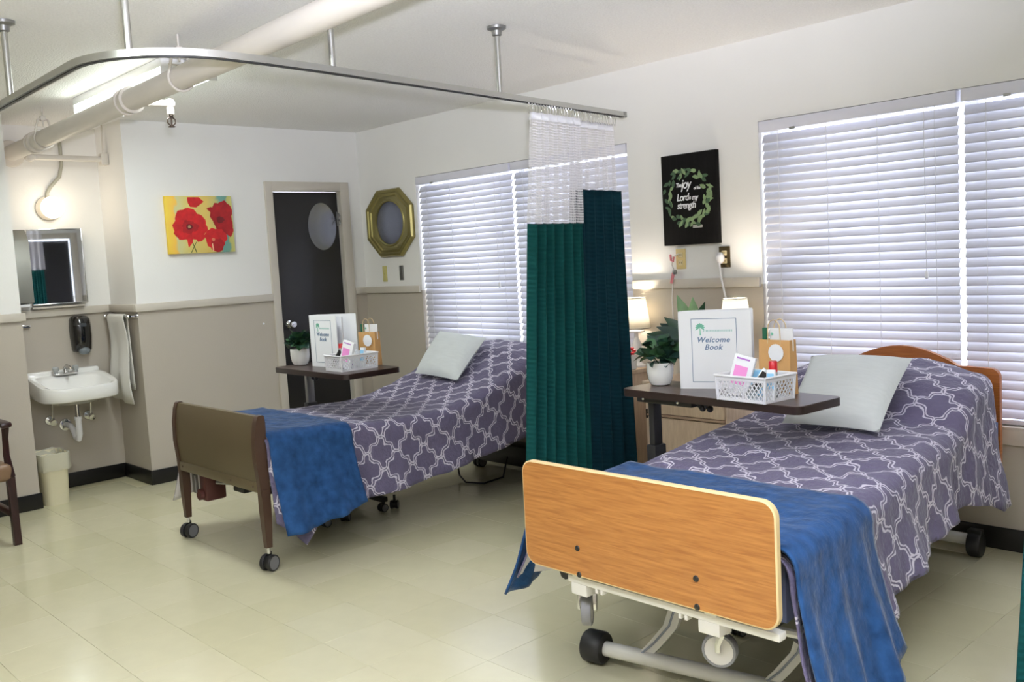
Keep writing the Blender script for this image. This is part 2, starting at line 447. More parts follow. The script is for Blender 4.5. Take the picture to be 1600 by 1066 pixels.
# windows: frame, mullion, sill, panes
def window(i, w, label):
    R = tag(bpy.data.objects.new('window_%d' % i, None), label, 'window', kind='structure'); COL.objects.link(R); R.location = ((w[0]+w[1])/2, .15, WZ[0])
    x0, x1 = w; z0, z1 = WZ; xm = (x0+x1)/2
    b = MB(); f = .045
    b.bb((x0, .12, z0), (x0+f, .18, z1)).bb((x1-f, .12, z0), (x1, .18, z1)).bb((x0+f, .12, z1-f), (x1-f, .18, z1)).bb((x0+f, .12, z0), (x1-f, .18, z0+f)).bb((xm-.03, .12, z0+f), (xm+.03, .18, z1-f))
    b.build('window_frame', WHITEW, R)
    for a, c in ((x0+f, xm-.03), (xm+.03, x1-f)):
        MB().bb((a, .147, z0+f), (c, .151, z1-f)).build('pane', glass, R)
    MB().bb((x0-.03, -.022, z0-.07), (x1+.03, 0, z0-.002), .004).bb((x0, -.02, z0-.006), (x1, .12, z0+.012), .003).build('window_sill', TRIM, R)
window(1, W1, 'wide window with white blinds behind the left bed')
window(2, W2, 'wide window with white blinds behind the right bed')

# ================================================================== blinds
def blind(x0, x1, label):
    zt, zb = WZ[1]-.003, WZ[0]+.03; yc = .035
    R = thing('window_blind', ((x0+x1)/2, yc, zb), label, 'blind', 'white horizontal blinds in the two windows')
    MB().bb((x0, -.005, zt-.055), (x1, .06, zt), .003).build('headrail', BLINDW, R)
    MB().bb((x0+.005, yc-.026, zb-.012), (x1-.005, yc+.026, zb+.008), .004).build('bottom_rail', BLINDW, R)
    pitch_ = .0425; z = zt-.055-.035; ang = math.radians(64)
    w = x1-x0-.006
    P = []
    for i in range(7):
        t = i/6-.5; y_ = t*.05; zc = .004*(1-4*t*t)
        P.append([Vector((sx*w/2, y_*math.cos(ang)-zc*math.sin(ang), y_*math.sin(ang)+zc*math.cos(ang))) for sx in (-1, 1)])
    mb = MB(); mb.grid(P); s0 = mb.build('slat', BLIND, None, org=(0, 0, 0), solid=.0028)
    k = 0
    while z > zb+.02:
        if k == 0: s = s0; s.parent = R
        else: s = copy_part(s0, R)
        s.location = (0, 0, z-zb); s.rotation_euler = (random.uniform(-.02, .02), random.uniform(-.0006, .0006), 0)
        z -= pitch_; k += 1
    for t in (.1, .37, .63, .9):
        x = x0+(x1-x0)*t
        for dy in (-.024, .024):
            MB().tube([(x, yc+dy, zt-.05), (x, yc+dy, zb)], .0016, 5).build('ladder_cord', WHITEP, R)
    xw = x1-.14
    MB().tube([(xw, -.012, zt-.05), (xw+.004, -.014, zt-.8)], .0018, 5).lathe([(.003, 0), (.008, -.01), (.009, -.035), (.004, -.04)], (xw+.004, -.014, zt-.8), 8).build('pull_cord', WHITEP, R)
    MB().bb((x0+.18, -.009, zt-.062), (x0+.21, -.002, zt-.05)).build('cord_bracket', STEEL, R)
xm1, xm2 = 1.775, 4.705
blind(W1[0]+.005, xm1-.006, 'white slatted blind nearest the octagonal mirror, leftmost of the four blinds')
blind(xm1+.012, W1[1]-.008, 'white slatted blind half hidden behind the green privacy curtain')
blind(W2[0]+.005, xm2-.006, 'wide white slatted blind above the oak headboard, nearest the right table lamp')
blind(xm2+.014, W2[1]-.01, 'white slatted blind at the right edge of the photo')

# ================================================================== ceiling things
def ceiling_fixture(c, lx, ly, power, label, col=(.98, .98, 1.03)):
    R = thing('ceiling_light', (c[0], c[1], H), label, 'ceiling light')
    x0, x1, y0, y1 = c[0]-lx/2, c[0]+lx/2, c[1]-ly/2, c[1]+ly/2
    b = MB(); b.bb((x0, y0, H-.045), (x1, y1, H-.001), .006)
    for xx in (x0, x1-.012): b.bb((xx, y0, H-.09), (xx+.012, y1, H-.04), .003)
    b.build('housing', WHITEW, R)
    m = M('lit_diffuser', (255, 255, 255), .5, emit=(240, 255, 246), estr=13)
    d = MB(); poly = [(-ly/2+.004, 0), (-ly/2+.02, -.035), (-ly/2+.06, -.047), (ly/2-.06, -.047), (ly/2-.02, -.035), (ly/2-.004, 0)]
    d.prism(poly, lambda a, z, t: Vector((t, c[1]+a, H-.046+z)), x0+.012, x1-.012)
    d.build('diffuser', m, R)
    area_light('tube_light', (c[0], c[1], H-.1), lx*.92, ly*.8, power, col, target=(c[0], c[1], 0), parent=R)
ceiling_fixture((1.28, -2.26), 1.24, .29, LIGHT_ALCOVE, 'lit fluorescent ceiling light above the white sprinkler pipe')
ceiling_fixture((4.0, -4.3), 1.24, .29, LIGHT_ROOM, 'fluorescent ceiling light over the front of the room')
ceiling_fixture((6.3, -2.9), 1.24, .29, LIGHT_ROOM, 'fluorescent ceiling light over the right side of the room')

# sprinkler pipe
def ypipe(x): return -2.445 - (x+.47)*.0265
ZP = 2.31; RP = .052
R = thing('sprinkler_pipe', (0, ypipe(0), ZP-RP), 'thick white painted sprinkler pipe running under the ceiling with couplings and hangers', 'pipe')
MB().tube([(XA-.02, ypipe(XA), ZP), (2, ypipe(2), ZP), (6.9, ypipe(6.9), ZP)], RP, 24).build('main_pipe', PIPE, R)
for x in (.12, 1.72):
    b = MB(); ax = (1, -.0265, 0)
    for dx in (-.035, .035):
        b.lathe([(RP, -.012), (RP+.014, -.012), (RP+.014, .012), (RP, .012)], (x+dx, ypipe(x+dx), ZP), 24, ax, cap=False)
    b.lathe([(RP+.006, -.03), (RP+.006, .03)], (x, ypipe(x), ZP), 24, ax, cap=False)
    b.bb((x-.03, ypipe(x)+RP, ZP-.014), (x+.03, ypipe(x)+RP+.03, ZP+.014), .004)
    b.build('coupling', PIPE, R)
b = MB(); b.lathe([(.05, 0), (.09, .002), (.085, .012), (.06, .02)], (XA, ypipe(XA), ZP), 20, (1, 0, 0)); b.build('wall_flange', PIPE, R)
for x in (.3, 2.36):
    b = MB(); pts = []
    for k in range(15):
        a = math.radians(-90-120+240*k/14) if False else math.radians(150+240*k/14)
        pts.append((x, ypipe(x)+math.cos(a)*(RP+.006), ZP+math.sin(a)*(RP+.006)))
    pts = [(x, ypipe(x), ZP+.125)]+[(x, ypipe(x)-.03, ZP+.11)]+pts+[(x, ypipe(x)+.03, ZP+.11), (x, ypipe(x), ZP+.125)]
    b.tube(pts, .006, 6); b.tube([(x, ypipe(x), ZP+.07), (x, ypipe(x), H-.001)], .005, 8)
    b.bb((x-.012, ypipe(x)-.014, ZP+.105), (x+.012, ypipe(x)+.014, ZP+.135), .002)
    b.tube([(x, ypipe(x)-RP, ZP+.055), (x, ypipe(x)+RP, ZP+.055)], .004, 6)
    b.build('clevis_hanger', PIPE, R)
# branch with the sprinkler head, and the alcove branch
b = MB(); yb = ypipe(1.62)
b.tube([(1.62, yb+.03, ZP+.01), (1.62, yb+.25, ZP+.02)], .017, 12)
b.sphere((1.62, yb+.25, ZP+.02), .026); b.tube([(1.62, yb+.25, ZP+.02), (1.62, yb+.25, ZP-.035)], .018, 12)
br = b.build('branch_pipe', PIPE, R)
b = MB(); s0 = Vector((1.62, yb+.25, ZP-.035))
b.lathe([(.012, 0), (.014, -.008), (.009, -.012), (.008, -.02)], s0, 10, cap=True)
for sgn in (-1, 1):
    b.tube([s0+Vector((0, sgn*.006, -.014)), s0+Vector((0, sgn*.02, -.026)), s0+Vector((0, sgn*.02, -.045)), s0+Vector((0, sgn*.004, -.06))], .004, 6)
b.tube([s0+Vector((0, 0, -.015)), s0+Vector((0, 0, -.06))], .005, 8)
b.lathe([(.0, -.062), (.018, -.062), (.018, -.066), (.0, -.066)], s0, 12, cap=False)
b.build('sprinkler_head', M('dark_bronze', (60, 48, 40), .4, .6), br)
b = MB(); y0 = ypipe(-.2)
b.tube([(-.25, y0+.03, ZP-.045), (-.28, -1.91, ZP-.045)], .019, 12); b.bb((-.31, -1.935, ZP-.085), (-.25, -1.886, ZP-.005), .006)
b.sphere((-.25, y0+.06, ZP-.045), .032)
b.tube([(-.28, -1.91, ZP-.02), (-.28, -1.905, H-.001)], .006, 8)
b.build('branch_pipe', PIPE, R)

# curtain track
ZR = 2.18
trk = [(3.03, -.30), (3.18, -1.36), (3.325, -2.40)]
arc = []
cA = (3.0, -2.86)     # corner centre region
for k in range(13):
    t = k/12; a = math.radians(0-90*t); arc.append((2.99+.37*math.cos(a)*(1-.0*t), -2.83+.365*math.sin(a)))
path = [Vector((x, y, ZR)) for x, y in trk+[(3.352, -2.66)]+arc+[(2.42, -3.19), (1.9, -3.185), (.5, -3.18)]]
R = thing('curtain_track', (3.2, -2, ZR-.02), 'L-shaped aluminium curtain track hanging on metal rods below the ceiling', 'curtain track')
def sweep_rect(pts, w, h, dz=0.):
    b = MB(); prev = None
    for i, p in enumerate(pts):
        t = (pts[min(i+1, len(pts)-1)]-pts[max(i-1, 0)]); t.z = 0; t.normalize(); n = Vector((-t.y, t.x, 0))
        rg = b.ring([p+n*w/2+Vector((0, 0, dz-h/2)), p-n*w/2+Vector((0, 0, dz-h/2)), p-n*w/2+Vector((0, 0, dz+h/2)), p+n*w/2+Vector((0, 0, dz+h/2))])
        if prev: b.bridge(prev, rg)
        else: b.bm.faces.new(rg[::-1])
        prev = rg
    b.bm.faces.new(prev); return b
sweep_rect(path, .03, .022, .008).build('track_rail', ALU, R)
sweep_rect(path, .036, .005, -.004).build('track_lip', ALU, R)
sweep_rect(path, .012, .004, -.0085).build('track_slot', M('dark_slot', (50, 50, 48), .5), R)
for x, y in ((3.18, -1.36), (3.325, -2.36), (3.24, -3.10), (2.23, -3.188), (1.0, -3.18)):
    MB().tube([(x, y, ZR+.018), (x, y, H-.01)], .0125, 14).build('suspension_rod', ALU, R)
    MB().lathe([(.013, -.045), (.022, -.04), (.024, -.02), (.044, -.012), (.045, -.001)], (x, y, H), 18).build('rod_flange', STEEL, R)
MB().bb((3.012, -.315, ZR-.012), (3.048, -.285, ZR+.02), .003).build('end_stop', STEEL, R)

# ================================================================== privacy curtain
def cloth_strip(p0, p1, z0, z1, q0, q1, folds, amp, seed, nz=26, nx=120):
    """vertical folded cloth: top edge from p0 to p1 at z1, bottom edge q0..q1 at z0"""
    rnd = random.Random(seed); ph = [rnd.uniform(0, 6.28) for _ in range(4)]
    d = Vector((p1[0]-p0[0], p1[1]-p0[1])); nrm = Vector((-d.y, d.x)).normalized()
    P, UV = [], []
    for i in range(nz+1):
        t = i/nz; z = z1+(z0-z1)*t; row, ur = [], []
        for j in range(nx+1):
            s = j/nx
            x = (p0[0]+(p1[0]-p0[0])*s)*(1-t)+(q0[0]+(q1[0]-q0[0])*s)*t
            y_ = (p0[1]+(p1[1]-p0[1])*s)*(1-t)+(q0[1]+(q1[1]-q0[1])*s)*t
            a = 2*PI*folds*s + ph[0] + .5*math.sin(2*PI*s*1.7+ph[1]) + .35*math.sin(2.2*t+ph[2])
            off = amp*(math.sin(a)+.35*math.sin(2*a+ph[3]))*(.75+.4*t)
            row.append(Vector((x+nrm.x*off, y_+nrm.y*off, z+.004*math.sin(a)))); ur.append((s*1.6, z))
        P.append(row); UV.append(ur)
    b = MB(); b.grid(P, UV); return b
def rl(y): return 3.03+(-.30-y)*.1405
def panel(y0, y1, zn, yb0, yb1, mat, name, label, folds, seed, dx=0., zb=.12):
    R = thing(name, (rl((y0+y1)/2), (y0+y1)/2, zb), label, 'curtain', 'green privacy curtain panels')
    e = dx
    p0, p1, q0, q1 = (rl(y0)+e, y0), (rl(y1)+e, y1), (rl(yb0)+e, yb0), (rl(yb1)+e, yb1)
    t = (2.095-zn)/(2.095-zb)
    m0 = (p0[0]+(q0[0]-p0[0])*t, p0[1]+(q0[1]-p0[1])*t); m1 = (p1[0]+(q1[0]-p1[0])*t, p1[1]+(q1[1]-p1[1])*t)
    cloth_strip(m0, m1, zb, zn, q0, q1, folds, .026, seed).build('curtain_cloth', mat, R, solid=.003, smooth=60)
    cloth_strip(p0, p1, zn, 2.095, m0, m1, folds, .022, seed+3).build('net_top', NET, R, smooth=60)
    cloth_strip(p0, p1, 2.09, 2.125, p0, p1, folds, .02, seed+3, nz=2).build('header_tape', WHITEP, R, solid=.003, smooth=60)
    hk = MB(); hk.tube([(0, 0, 0), (0, .006, -.01), (0, .007, -.035), (0, 0, -.05), (0, -.006, -.04)], .0016, 5); hk.lathe([(.0, 0), (.006, 0), (.006, .005), (0, .005)], (0, 0, 0), 8, cap=False)
    h0 = hk.build('curtain_hook', CHROME, None, org=(0, 0, 0)); nh = 17
    for i in range(nh):
        s = (i+.5)/nh; h = h0 if i == 0 else copy_part(h0, R)
        h.parent = R; yy = y0+(y1-y0)*s
        h.location = Vector((rl(yy)+e*.2, yy, ZR-.0125))-R.location; h.rotation_euler = (0, 0, random.uniform(-.5, .5))
    return R
panel(-1.165, -.765, 1.592, -1.375, -.84, TEAL, 'privacy_curtain', 'teal privacy curtain panel with the lower white net top, nearer the viewer', 6, 11, .03)
panel(-.775, -.37, 1.768, -.93, -.33, TEALD, 'privacy_curtain', 'dark teal privacy curtain panel with the higher net top, nearest the lamps', 5, 22, -.015)
# curtain at the right border of the photo, on its own track
R = thing('privacy_curtain', (5.62, -1.75, .12), 'teal curtain sliver at the right edge of the photo beside the right bed', 'curtain', 'green privacy curtain panels')
cloth_strip((5.56, -1.6), (5.9, -1.95), .12, 1.6, (5.485, -1.6), (5.92, -2.0), 6, .022, 5).build('curtain_cloth', TEAL, R, solid=.003, smooth=60)
cloth_strip((5.58, -1.6), (5.9, -1.95), 1.6, 2.12, (5.56, -1.6), (5.9, -1.95), 6, .02, 8).build('net_top', NET, R, smooth=60)
cloth_strip((5.58, -1.6), (5.9, -1.95), 2.115, 2.145, (5.58, -1.6), (5.9, -1.95), 6, .02, 8, nz=2).build('header_tape', WHITEP, R, solid=.003, smooth=60)
R = thing('curtain_track', (5.7, -1.8, 2.16), 'curtain track right of the second window above the teal curtain', 'curtain track')
pth = [Vector((5.56, -1.578, 2.165)), Vector((5.74, -1.775, 2.165)), Vector((6.0, -2.06, 2.165))]
sweep_rect(pth, .03, .028).build('track_rail', ALU, R)
for p in (pth[0]+Vector((.03, -.03, 0)), pth[2]-Vector((.03, -.03, 0))): MB().tube([(p.x, p.y, 2.178), (p.x, p.y, H-.001)], .0125, 14).build('suspension_rod', ALU, R)

# ================================================================== bedding
def drape(name, label, cat, mat, y0, y1, xc, hw, ztop, hemL, hemR, flL, flR, lift=0., amp=.02, seed=1, ny=70, bulge=None, lining=None, rc=.06, lam=.33, thick=.006, wr=1.):
    rnd = random.Random(seed); pa, pb = rnd.uniform(0, 6), rnd.uniform(0, 6)
    NS, NC, NT = 16, 5, 26
    P, UV = [], []; v = 0.; last = None
    for i in range(ny+1):
        y = y0+(y1-y0)*i/ny; zt = ztop(y)+lift; c = xc(y); h = (hw(y) if callable(hw) else hw)+lift; row = []
        bl = bulge(y) if bulge else 0.
        def side(sg, hem, fl, ph):
            out = []
            for k in range(NS+1):
                t = k/NS; z = zt-rc-(zt-rc-hem)*t
                wv = amp*t*(math.sin(2*PI*y/lam+ph+1.2*math.sin(3*y))+.4*math.sin(2*PI*y/lam*2.3+ph))
                x = h+fl*t**1.4+wv + wr*.008*noise.noise(Vector((y*9, z*7, sg*5+seed)))
                out.append(Vector((c+sg*x, y, z)))
            return out
        L = side(-1, hemL(y), flL(y), pa)[::-1]; Rr = side(1, hemR(y), flR(y), pb)
        cl = [Vector((c-h+rc*(1-math.cos(PI/2*k/NC)), y, zt-rc+rc*math.sin(PI/2*k/NC))) for k in range(1, NC)]
        top = []
        for k in range(NT+1):
            s = -1+2*k/NT; x = s*(h-rc)
            z = zt+bl*(1-abs(s)**3)*1.0 + wr*.009*noise.noise(Vector((x*5, y*6, seed)))+wr*.005*noise.noise(Vector((x*16, y*18, seed+4)))
            top.append(Vector((c+x, y, z)))
        cr_ = [Vector((c+h-rc+rc*math.sin(PI/2*k/NC), y, zt-rc+rc*math.cos(PI/2*k/NC))) for k in range(1, NC)]
        row = L+cl+top+cr_+Rr
        mid = len(L)+len(cl)+NT//2
        us = [0.]*len(row)
        for k in range(mid+1, len(row)): us[k] = us[k-1]+(row[k]-row[k-1]).length
        for k in range(mid-1, -1, -1): us[k] = us[k+1]-(row[k]-row[k+1]).length
        if last is not None: v += (row[mid]-last).length
        last = row[mid].copy()
        P.append(row); UV.append([(u, v) for u in us])
    b = MB(); b.grid(P, UV)
    o = b.build(name, mat, None, smooth=70, solid=thick)
    if lining:
        o.data.materials.append(lining); o.modifiers['thick'].material_offset = 1
    tag(o, label, cat)
    return o
def const(v): return lambda y: v
# ---- right bed (slightly slewed from the wall)
def xcR(y): return 4.49+(-.12-y)*.106
ztR = lambda y: interp([(-2.36, .645), (-1.85, .648), (-1.55, .663), (-1.2, .683), (-.95, .692), (-.79, .70), (-.71, .765), (-.6, .815), (-.5, .832), (-.34, .845), (-.16, .82)], y)
blR = lambda y: interp([(-2.36, .0), (-1.0, .0), (-.75, .0), (-.6, .03), (-.35, .05), (-.16, .03)], y)
drape('bedspread', 'purple grey trellis bedspread on the right bed with the oak footboard', 'bedspread', SPREAD, -2.33, -.17, xcR, lambda y: interp([(-.7, .462), (-.35, .44), (-.17, .405)], y), ztR,
      lambda y: interp([(-2.33, .37), (-1.8, .33), (-.15, .33)], y),
      lambda y: interp([(-2.33, .16), (-1.9, .24), (-1.72, .33), (-1.36, .375), (-1.0, .42), (-.87, .42), (-.6, .37), (-.43, .30), (-.15, .33)], y),
      lambda y: interp([(-2.33, .09), (-1.8, .05), (-.15, .04)], y), lambda y: interp([(-2.33, .06), (-1.4, .045), (-.9, .02), (-.43, .07), (-.17, .03)], y), amp=.018, seed=3, bulge=blR, lining=SPREADW, wr=1.9, ny=110)
drape('throw_blanket', 'blue velvet throw across the foot of the right bed behind the oak footboard', 'blanket', THROW, -2.335, -1.81, xcR, .462, ztR,
      lambda y: interp([(-2.33, .30), (-1.8, .36)], y),
      lambda y: interp([(-2.33, .08), (-2.1, .12), (-1.81, .25)], y),
      const(.125), lambda y: interp([(-2.33, .12), (-1.81, .105)], y), lift=.022, amp=.015, seed=9, ny=40, lam=.21, thick=.008)
# ---- left bed
xcL = const(1.925)
ztL = lambda y: interp([(-2.27, .655), (-1.83, .635), (-1.6, .615), (-1.22, .608), (-1.08, .625), (-.92, .66), (-.74, .715), (-.6, .775), (-.45, .83), (-.3, .85), (-.16, .83)], y)
blL = lambda y: interp([(-2.3, 0), (-.8, 0), (-.55, .03), (-.3, .05), (-.16, .03)], y)
drape('bedspread', 'purple grey trellis bedspread on the left bed with the bronze metal footboard', 'bedspread', SPREAD, -2.27, -.15, xcL, .47, ztL,
      lambda y: interp([(-2.27, .17), (-2.0, .25), (-.15, .3)], y),
      lambda y: interp([(-2.27, .24), (-2.22, .2), (-2.15, .115), (-2.08, .2), (-2.0, .245), (-1.58, .245), (-1.23, .275), (-.94, .31), (-.64, .355), (-.15, .40)], y),
      lambda y: interp([(-2.27, .22), (-1.8, .02), (-.15, .01)], y), lambda y: interp([(-2.27, .05), (-2.15, .09), (-1.8, .04), (-.15, .02)], y), amp=.012, seed=5, bulge=blL, lining=SPREADW)
drape('throw_blanket', 'blue velvet throw across the foot of the left bed beside the bronze footboard', 'blanket', THROW, -2.262, -1.80, xcL, .47, ztL,
      lambda y: .36,
      lambda y: interp([(-2.26, .19), (-2.1, .205), (-1.8, .255)], y),
      const(.06), const(.125), lift=.014, amp=.02, seed=14, ny=36, lam=.26, thick=.008)

def cushion(bl, br, tl, tr, th, label, seed):
    bl, br, tl, tr = map(Vector, (bl, br, tl, tr)); N = 22
    n = (br-bl).cross(tl-bl).normalized()
    if n.z < 0: n = -n
    b = MB(); P1, P2, U = [], [], []
    for i in range(N+1):
        r1, r2_, ur = [], [], []
        for j in range(N+1):
            u, v = j/N*2-1, i/N*2-1
            # pinched outline
            pu = u*(1-.045*(1-v*v)); pv = v*(1-.045*(1-u*u))
            s, t = (pu+1)/2, (pv+1)/2
            p = bl*(1-s)*(1-t)+br*s*(1-t)+tl*(1-s)*t+tr*s*t
            h = th*.5*(max(0, 1-u**2)*max(0, 1-v**2))**.42
            w = .006*noise.noise(Vector((u*2.2+seed, v*2.2, seed)))
            r1.append(p+n*(h+w*(1-u*u)*(1-v*v))); r2_.append(p-n*h*.8); ur.append((u, v))
        P1.append(r1); P2.append(r2_); U.append(ur)
    b.grid(P1, U); b.grid(P2, U); bmesh.ops.remove_doubles(b.bm, verts=b.bm.verts, dist=.0008)
    o = b.build('throw_pillow', PILLOW, None, smooth=60)
    return tag(o, label, 'pillow', 'grey green throw pillows')
cushion((4.43, -1.085, .715), (4.825, -1.07, .715), (4.325, -.65, .935), (4.77, -.65, .942), .13, 'pale grey green throw pillow leaning on the right bed behind the overbed table', 2.3)
cushion((1.66, -.815, .735), (2.125, -.855, .72), (1.555, -.505, .975), (2.015, -.505, .94), .13, 'pale grey green throw pillow leaning on the left bed below the blinds', 5.1)

# ================================================================== beds
def caster(R, p, r, name='caster', twin=True, fork=.05, wheelmat=RUBBER, hub=GREYR, yawd=0., w=.02):
    """p = wheel bottom point; returns caster part"""
    p = Vector(p); q = rotz(math.radians(yawd)); ax = q @ Vector((1, 0, 0)); c = p+Vector((0, 0, r))
    b = MB(); tp = c+Vector((0, 0, r+fork))
    off = q @ Vector((0, .25*r, 0))
    b.tube([tp+off, c+off+Vector((0, 0, r*.75))], .008, 8)
    if twin:
        b.lathe([(.0, -.01), (r*.8, -.01), (r*.8, .01), (0, .01)], c, 16, ax, cap=False)
    else:
        b.lathe([(.0, 0), (.022, 0), (.024, .012), (0, .014)], c+off+Vector((0, 0, r*1.05)), 14, cap=False)
        for s in (-1, 1):
            e = ax*(w*.5+.006)*s
            b.tube([c+off+e+Vector((0, 0, r*1.05)), c+e*1.1+Vector((0, 0, r*.4)), c+e*1.1], [.011, .009, .008], 6)
    cp = b.build(name, CHROME if not twin else RUBBER, R)
    ws = ((-1, 1) if twin else (0,))
    for s in ws:
        cc = c+ax*s*(w*.5+.009)
        b = MB(); b.lathe([(r*.82, -w/2), (r*.95, -w/2), (r, -w/2+.003), (r, w/2-.003), (r*.95, w/2), (r*.82, w/2)], cc, 22, ax, cap=False)
        b.build('wheel', wheelmat, cp)
        b = MB(); b.lathe([(0, -w/2+.002), (r*.5, -w/2+.001), (r*.83, -w/2+.001), (r*.83, w/2-.001), (r*.5, w/2-.001), (0, w/2-.002)], cc, 18, ax, cap=False)
        b.build('wheel_hub', hub, cp)
    return cp
def rrect(x0, x1, z0, z1, r, n=6):
    out = []
    for cx, cz, a0 in ((x1-r, z1-r, 0), (x0+r, z1-r, 90), (x0+r, z0+r, 180), (x1-r, z0+r, 270)):
        for k in range(n+1):
            a = math.radians(a0+90*k/n); out.append((cx+r*math.cos(a), cz+r*math.sin(a)))
    return out
# ---- right bed
B2 = thing('hospital_bed', (4.7, -1.25, 0), 'hospital bed with oak laminate headboard and footboard on a white frame', 'bed', 'hospital beds')
fx0, fx1, fz0, fz1 = 4.278, 5.187, .463, .80
MB().prism(rrect(fx0+.004, fx1-.004, fz0+.004, fz1-.004, .04), lambda a, c, d: Vector((a, d, c)), -2.388, -2.368).build('footboard', OAK, B2)
pb = B2.children[-1] if B2.children else None
FB = [o for o in bpy.data.objects if o.name == 'footboard'][0]
b = MB(); po = rrect(fx0, fx1, fz0, fz1, .044, 8); pi_ = rrect(fx0+.0045, fx1-.0045, fz0+.0045, fz1-.0045, .0395, 8)
rings = [b.ring([(a, y, c) for a, c in pl]) for pl, y in ((pi_, -2.3885), (po, -2.386), (po, -2.370), (pi_, -2.3675))]
for p, q in zip(rings, rings[1:]): b.bridge(p, q)
b.bridge(rings[-1], rings[0]); b.build('edge_band', EDGE, FB)
for x, z in ((4.505, .552), (4.507, .47), (4.939, .552), (4.939, .473)):
    MB().lathe([(0, .004), (.008, .003), (.0095, 0)], (x, -2.388, z), 12, (0, -1, 0), cap=False).build('bolt', BLACK, FB)
# headboard with an arched crest
pts = [(4.04, .42), (4.915, .42)]
for k in range(7):
    a = math.radians(90*k/6); pts.append((4.875+.04*math.cos(a), .80+.04*math.sin(a)))
pts += [(4.74, .845)]
for k in range(1, 12):
    t = k/12; pts.append((4.74-.52*t, .85+.078*math.sin(PI*t)))
pts += [(4.215, .845)]
for k in range(7):
    a = math.radians(90+90*k/6); pts.append((4.08+.04*math.cos(a), .80+.04*math.sin(a)))
HB = MB().prism(pts, lambda a, c, d: Vector((a, d, c)), -.125, -.098).build('headboard', OAKD, B2)
WMET = M('white_enamel', (226, 224, 220), .35)
b = MB()
for s in (-1, 1):
    b.tube([(xcR(-2.3)+s*.36, -2.30, .42), (xcR(-.15)+s*.36, -.14, .42)], .022, 8)
for y in (-2.2, -1.6, -1.0, -.3): b.tube([(xcR(y)-.36, y, .42), (xcR(y)+.36, y, .42)], .018, 8)
b.build('bed_frame', M('black_frame', (26, 26, 28), .45), B2)
# white carrier bar just below the footboard
b = MB(); b.bb((4.43, -2.36, .425), (5.17, -2.325, .448), .004).bb((4.445, -2.362, .39), (4.51, -2.305, .428), .004).bb((4.92, -2.362, .39), (4.99, -2.305, .428), .004)
b.tube([(4.96, -2.33, .43), (5.13, -2.2, .385)], .012, 8)
for x in (4.55, 4.57, 4.86, 4.88): b.bb((x-.005, -2.362, .413), (x+.005, -2.34, .427), .001)
for x in (4.47, 4.96): b.bb((x-.02, -2.36, .44), (x+.02, -2.335, .50), .003)
b.build('footboard_bracket', WMET, B2)
caster(B2, (4.452, -2.30, .272), .05, twin=False, wheelmat=GREYR, hub=M('pale_grey_hub', (205, 202, 198), .4), yawd=35, w=.03, fork=.02)
caster(B2, (4.925, -2.27, .262), .05, twin=False, wheelmat=GREYR, hub=MATS['pale_grey_hub'], yawd=-70, w=.03, fork=.02)
# floor bar with rubber rollers and the two bent lift arms
base_a = Vector((4.245, -2.045, .058)); base_b = Vector((5.12, -1.885, .058)); bd = (base_b-base_a).normalized()
MB().tube([base_a, base_b], .026, 16).build('floor_bar', WMET, B2)
for p in (base_a, base_b):
    MB().lathe([(.03, -.04), (.052, -.038), (.057, -.03), (.057, .03), (.052, .038), (.03, .04)], p-bd*.0, 22, bd).build('roller', RUBBER, B2)
for x, y in ((4.43, -2.01), (4.86, -1.93)):
    q = rotz(math.atan2(bd.y, bd.x)); b = MB(); pr = None
    for (dx, dy, z) in ((0, 0, .062), (.04, .02, .11), (.085, .05, .175), (.10, .07, .245), (.115, .11, .33), (.13, .17, .42)):
        c = Vector((x+dx, y+dy, z)); rg = b.ring([c+q @ Vector(v) for v in ((-.025, -.012, 0), (.025, -.012, 0), (.025, .012, .0), (-.025, .012, 0))])
        if pr: b.bridge(pr, rg)
        else: b.bm.faces.new(rg[::-1])
        pr = rg
    b.bm.faces.new(pr); arm = b.build('lift_arm', WMET, B2)
    b = MB(); b.tube([Vector((x+dx, y+dy-.013, z)) for (dx, dy, z) in ((0, 0, .075), (.04, .02, .115), (.085, .05, .178), (.10, .07, .245), (.112, .105, .32))], .004, 6); b.build('arm_groove', M('blue_grey_groove', (150, 156, 170), .5), arm)
MB().tube([(4.02, -.22, .075), (4.80, -.17, .075)], .026, 14).build('floor_bar', WMET, B2)
for x, y in ((3.995, -.222), (4.825, -.168)):
    MB().lathe([(.02, -.03), (.05, -.028), (.056, -.02), (.056, .02), (.05, .028), (.02, .03)], (x, y, .057), 18, (1, .06, 0)).build('roller', RUBBER, B2)
    MB().bb((x-.03, y-.02, .06), (x+.03, y+.02, .125), .006).build('roller_bracket', RUBBER, B2)
MB().tube([(4.55, -.2, .1), (4.5, -.3, .25), (4.5, -.35, .42)], .02, 8).build('lift_arm', MATS['black_frame'], B2)
MB().tube([(5.08, -2.15, .36), (5.14, -2.16, .34)], .014, 8).sphere((5.15, -2.165, .335), .024).build('pedal_knob', M('dark_knob', (40, 40, 44), .15, .5), B2)
b = MB(); pr = None
for y in (-2.29, -1.7, -1.1, -.5, -.18):
    rg = b.ring([(xcR(y)+sx*.43, y, z) for sx, z in ((-1, .45), (1, .45), (1, .615), (-1, .615))])
    if pr: b.bridge(pr, rg)
    else: b.bm.faces.new(rg[::-1])
    pr = rg
b.bm.faces.new(pr); b.build('mattress', MATTRESS, B2)
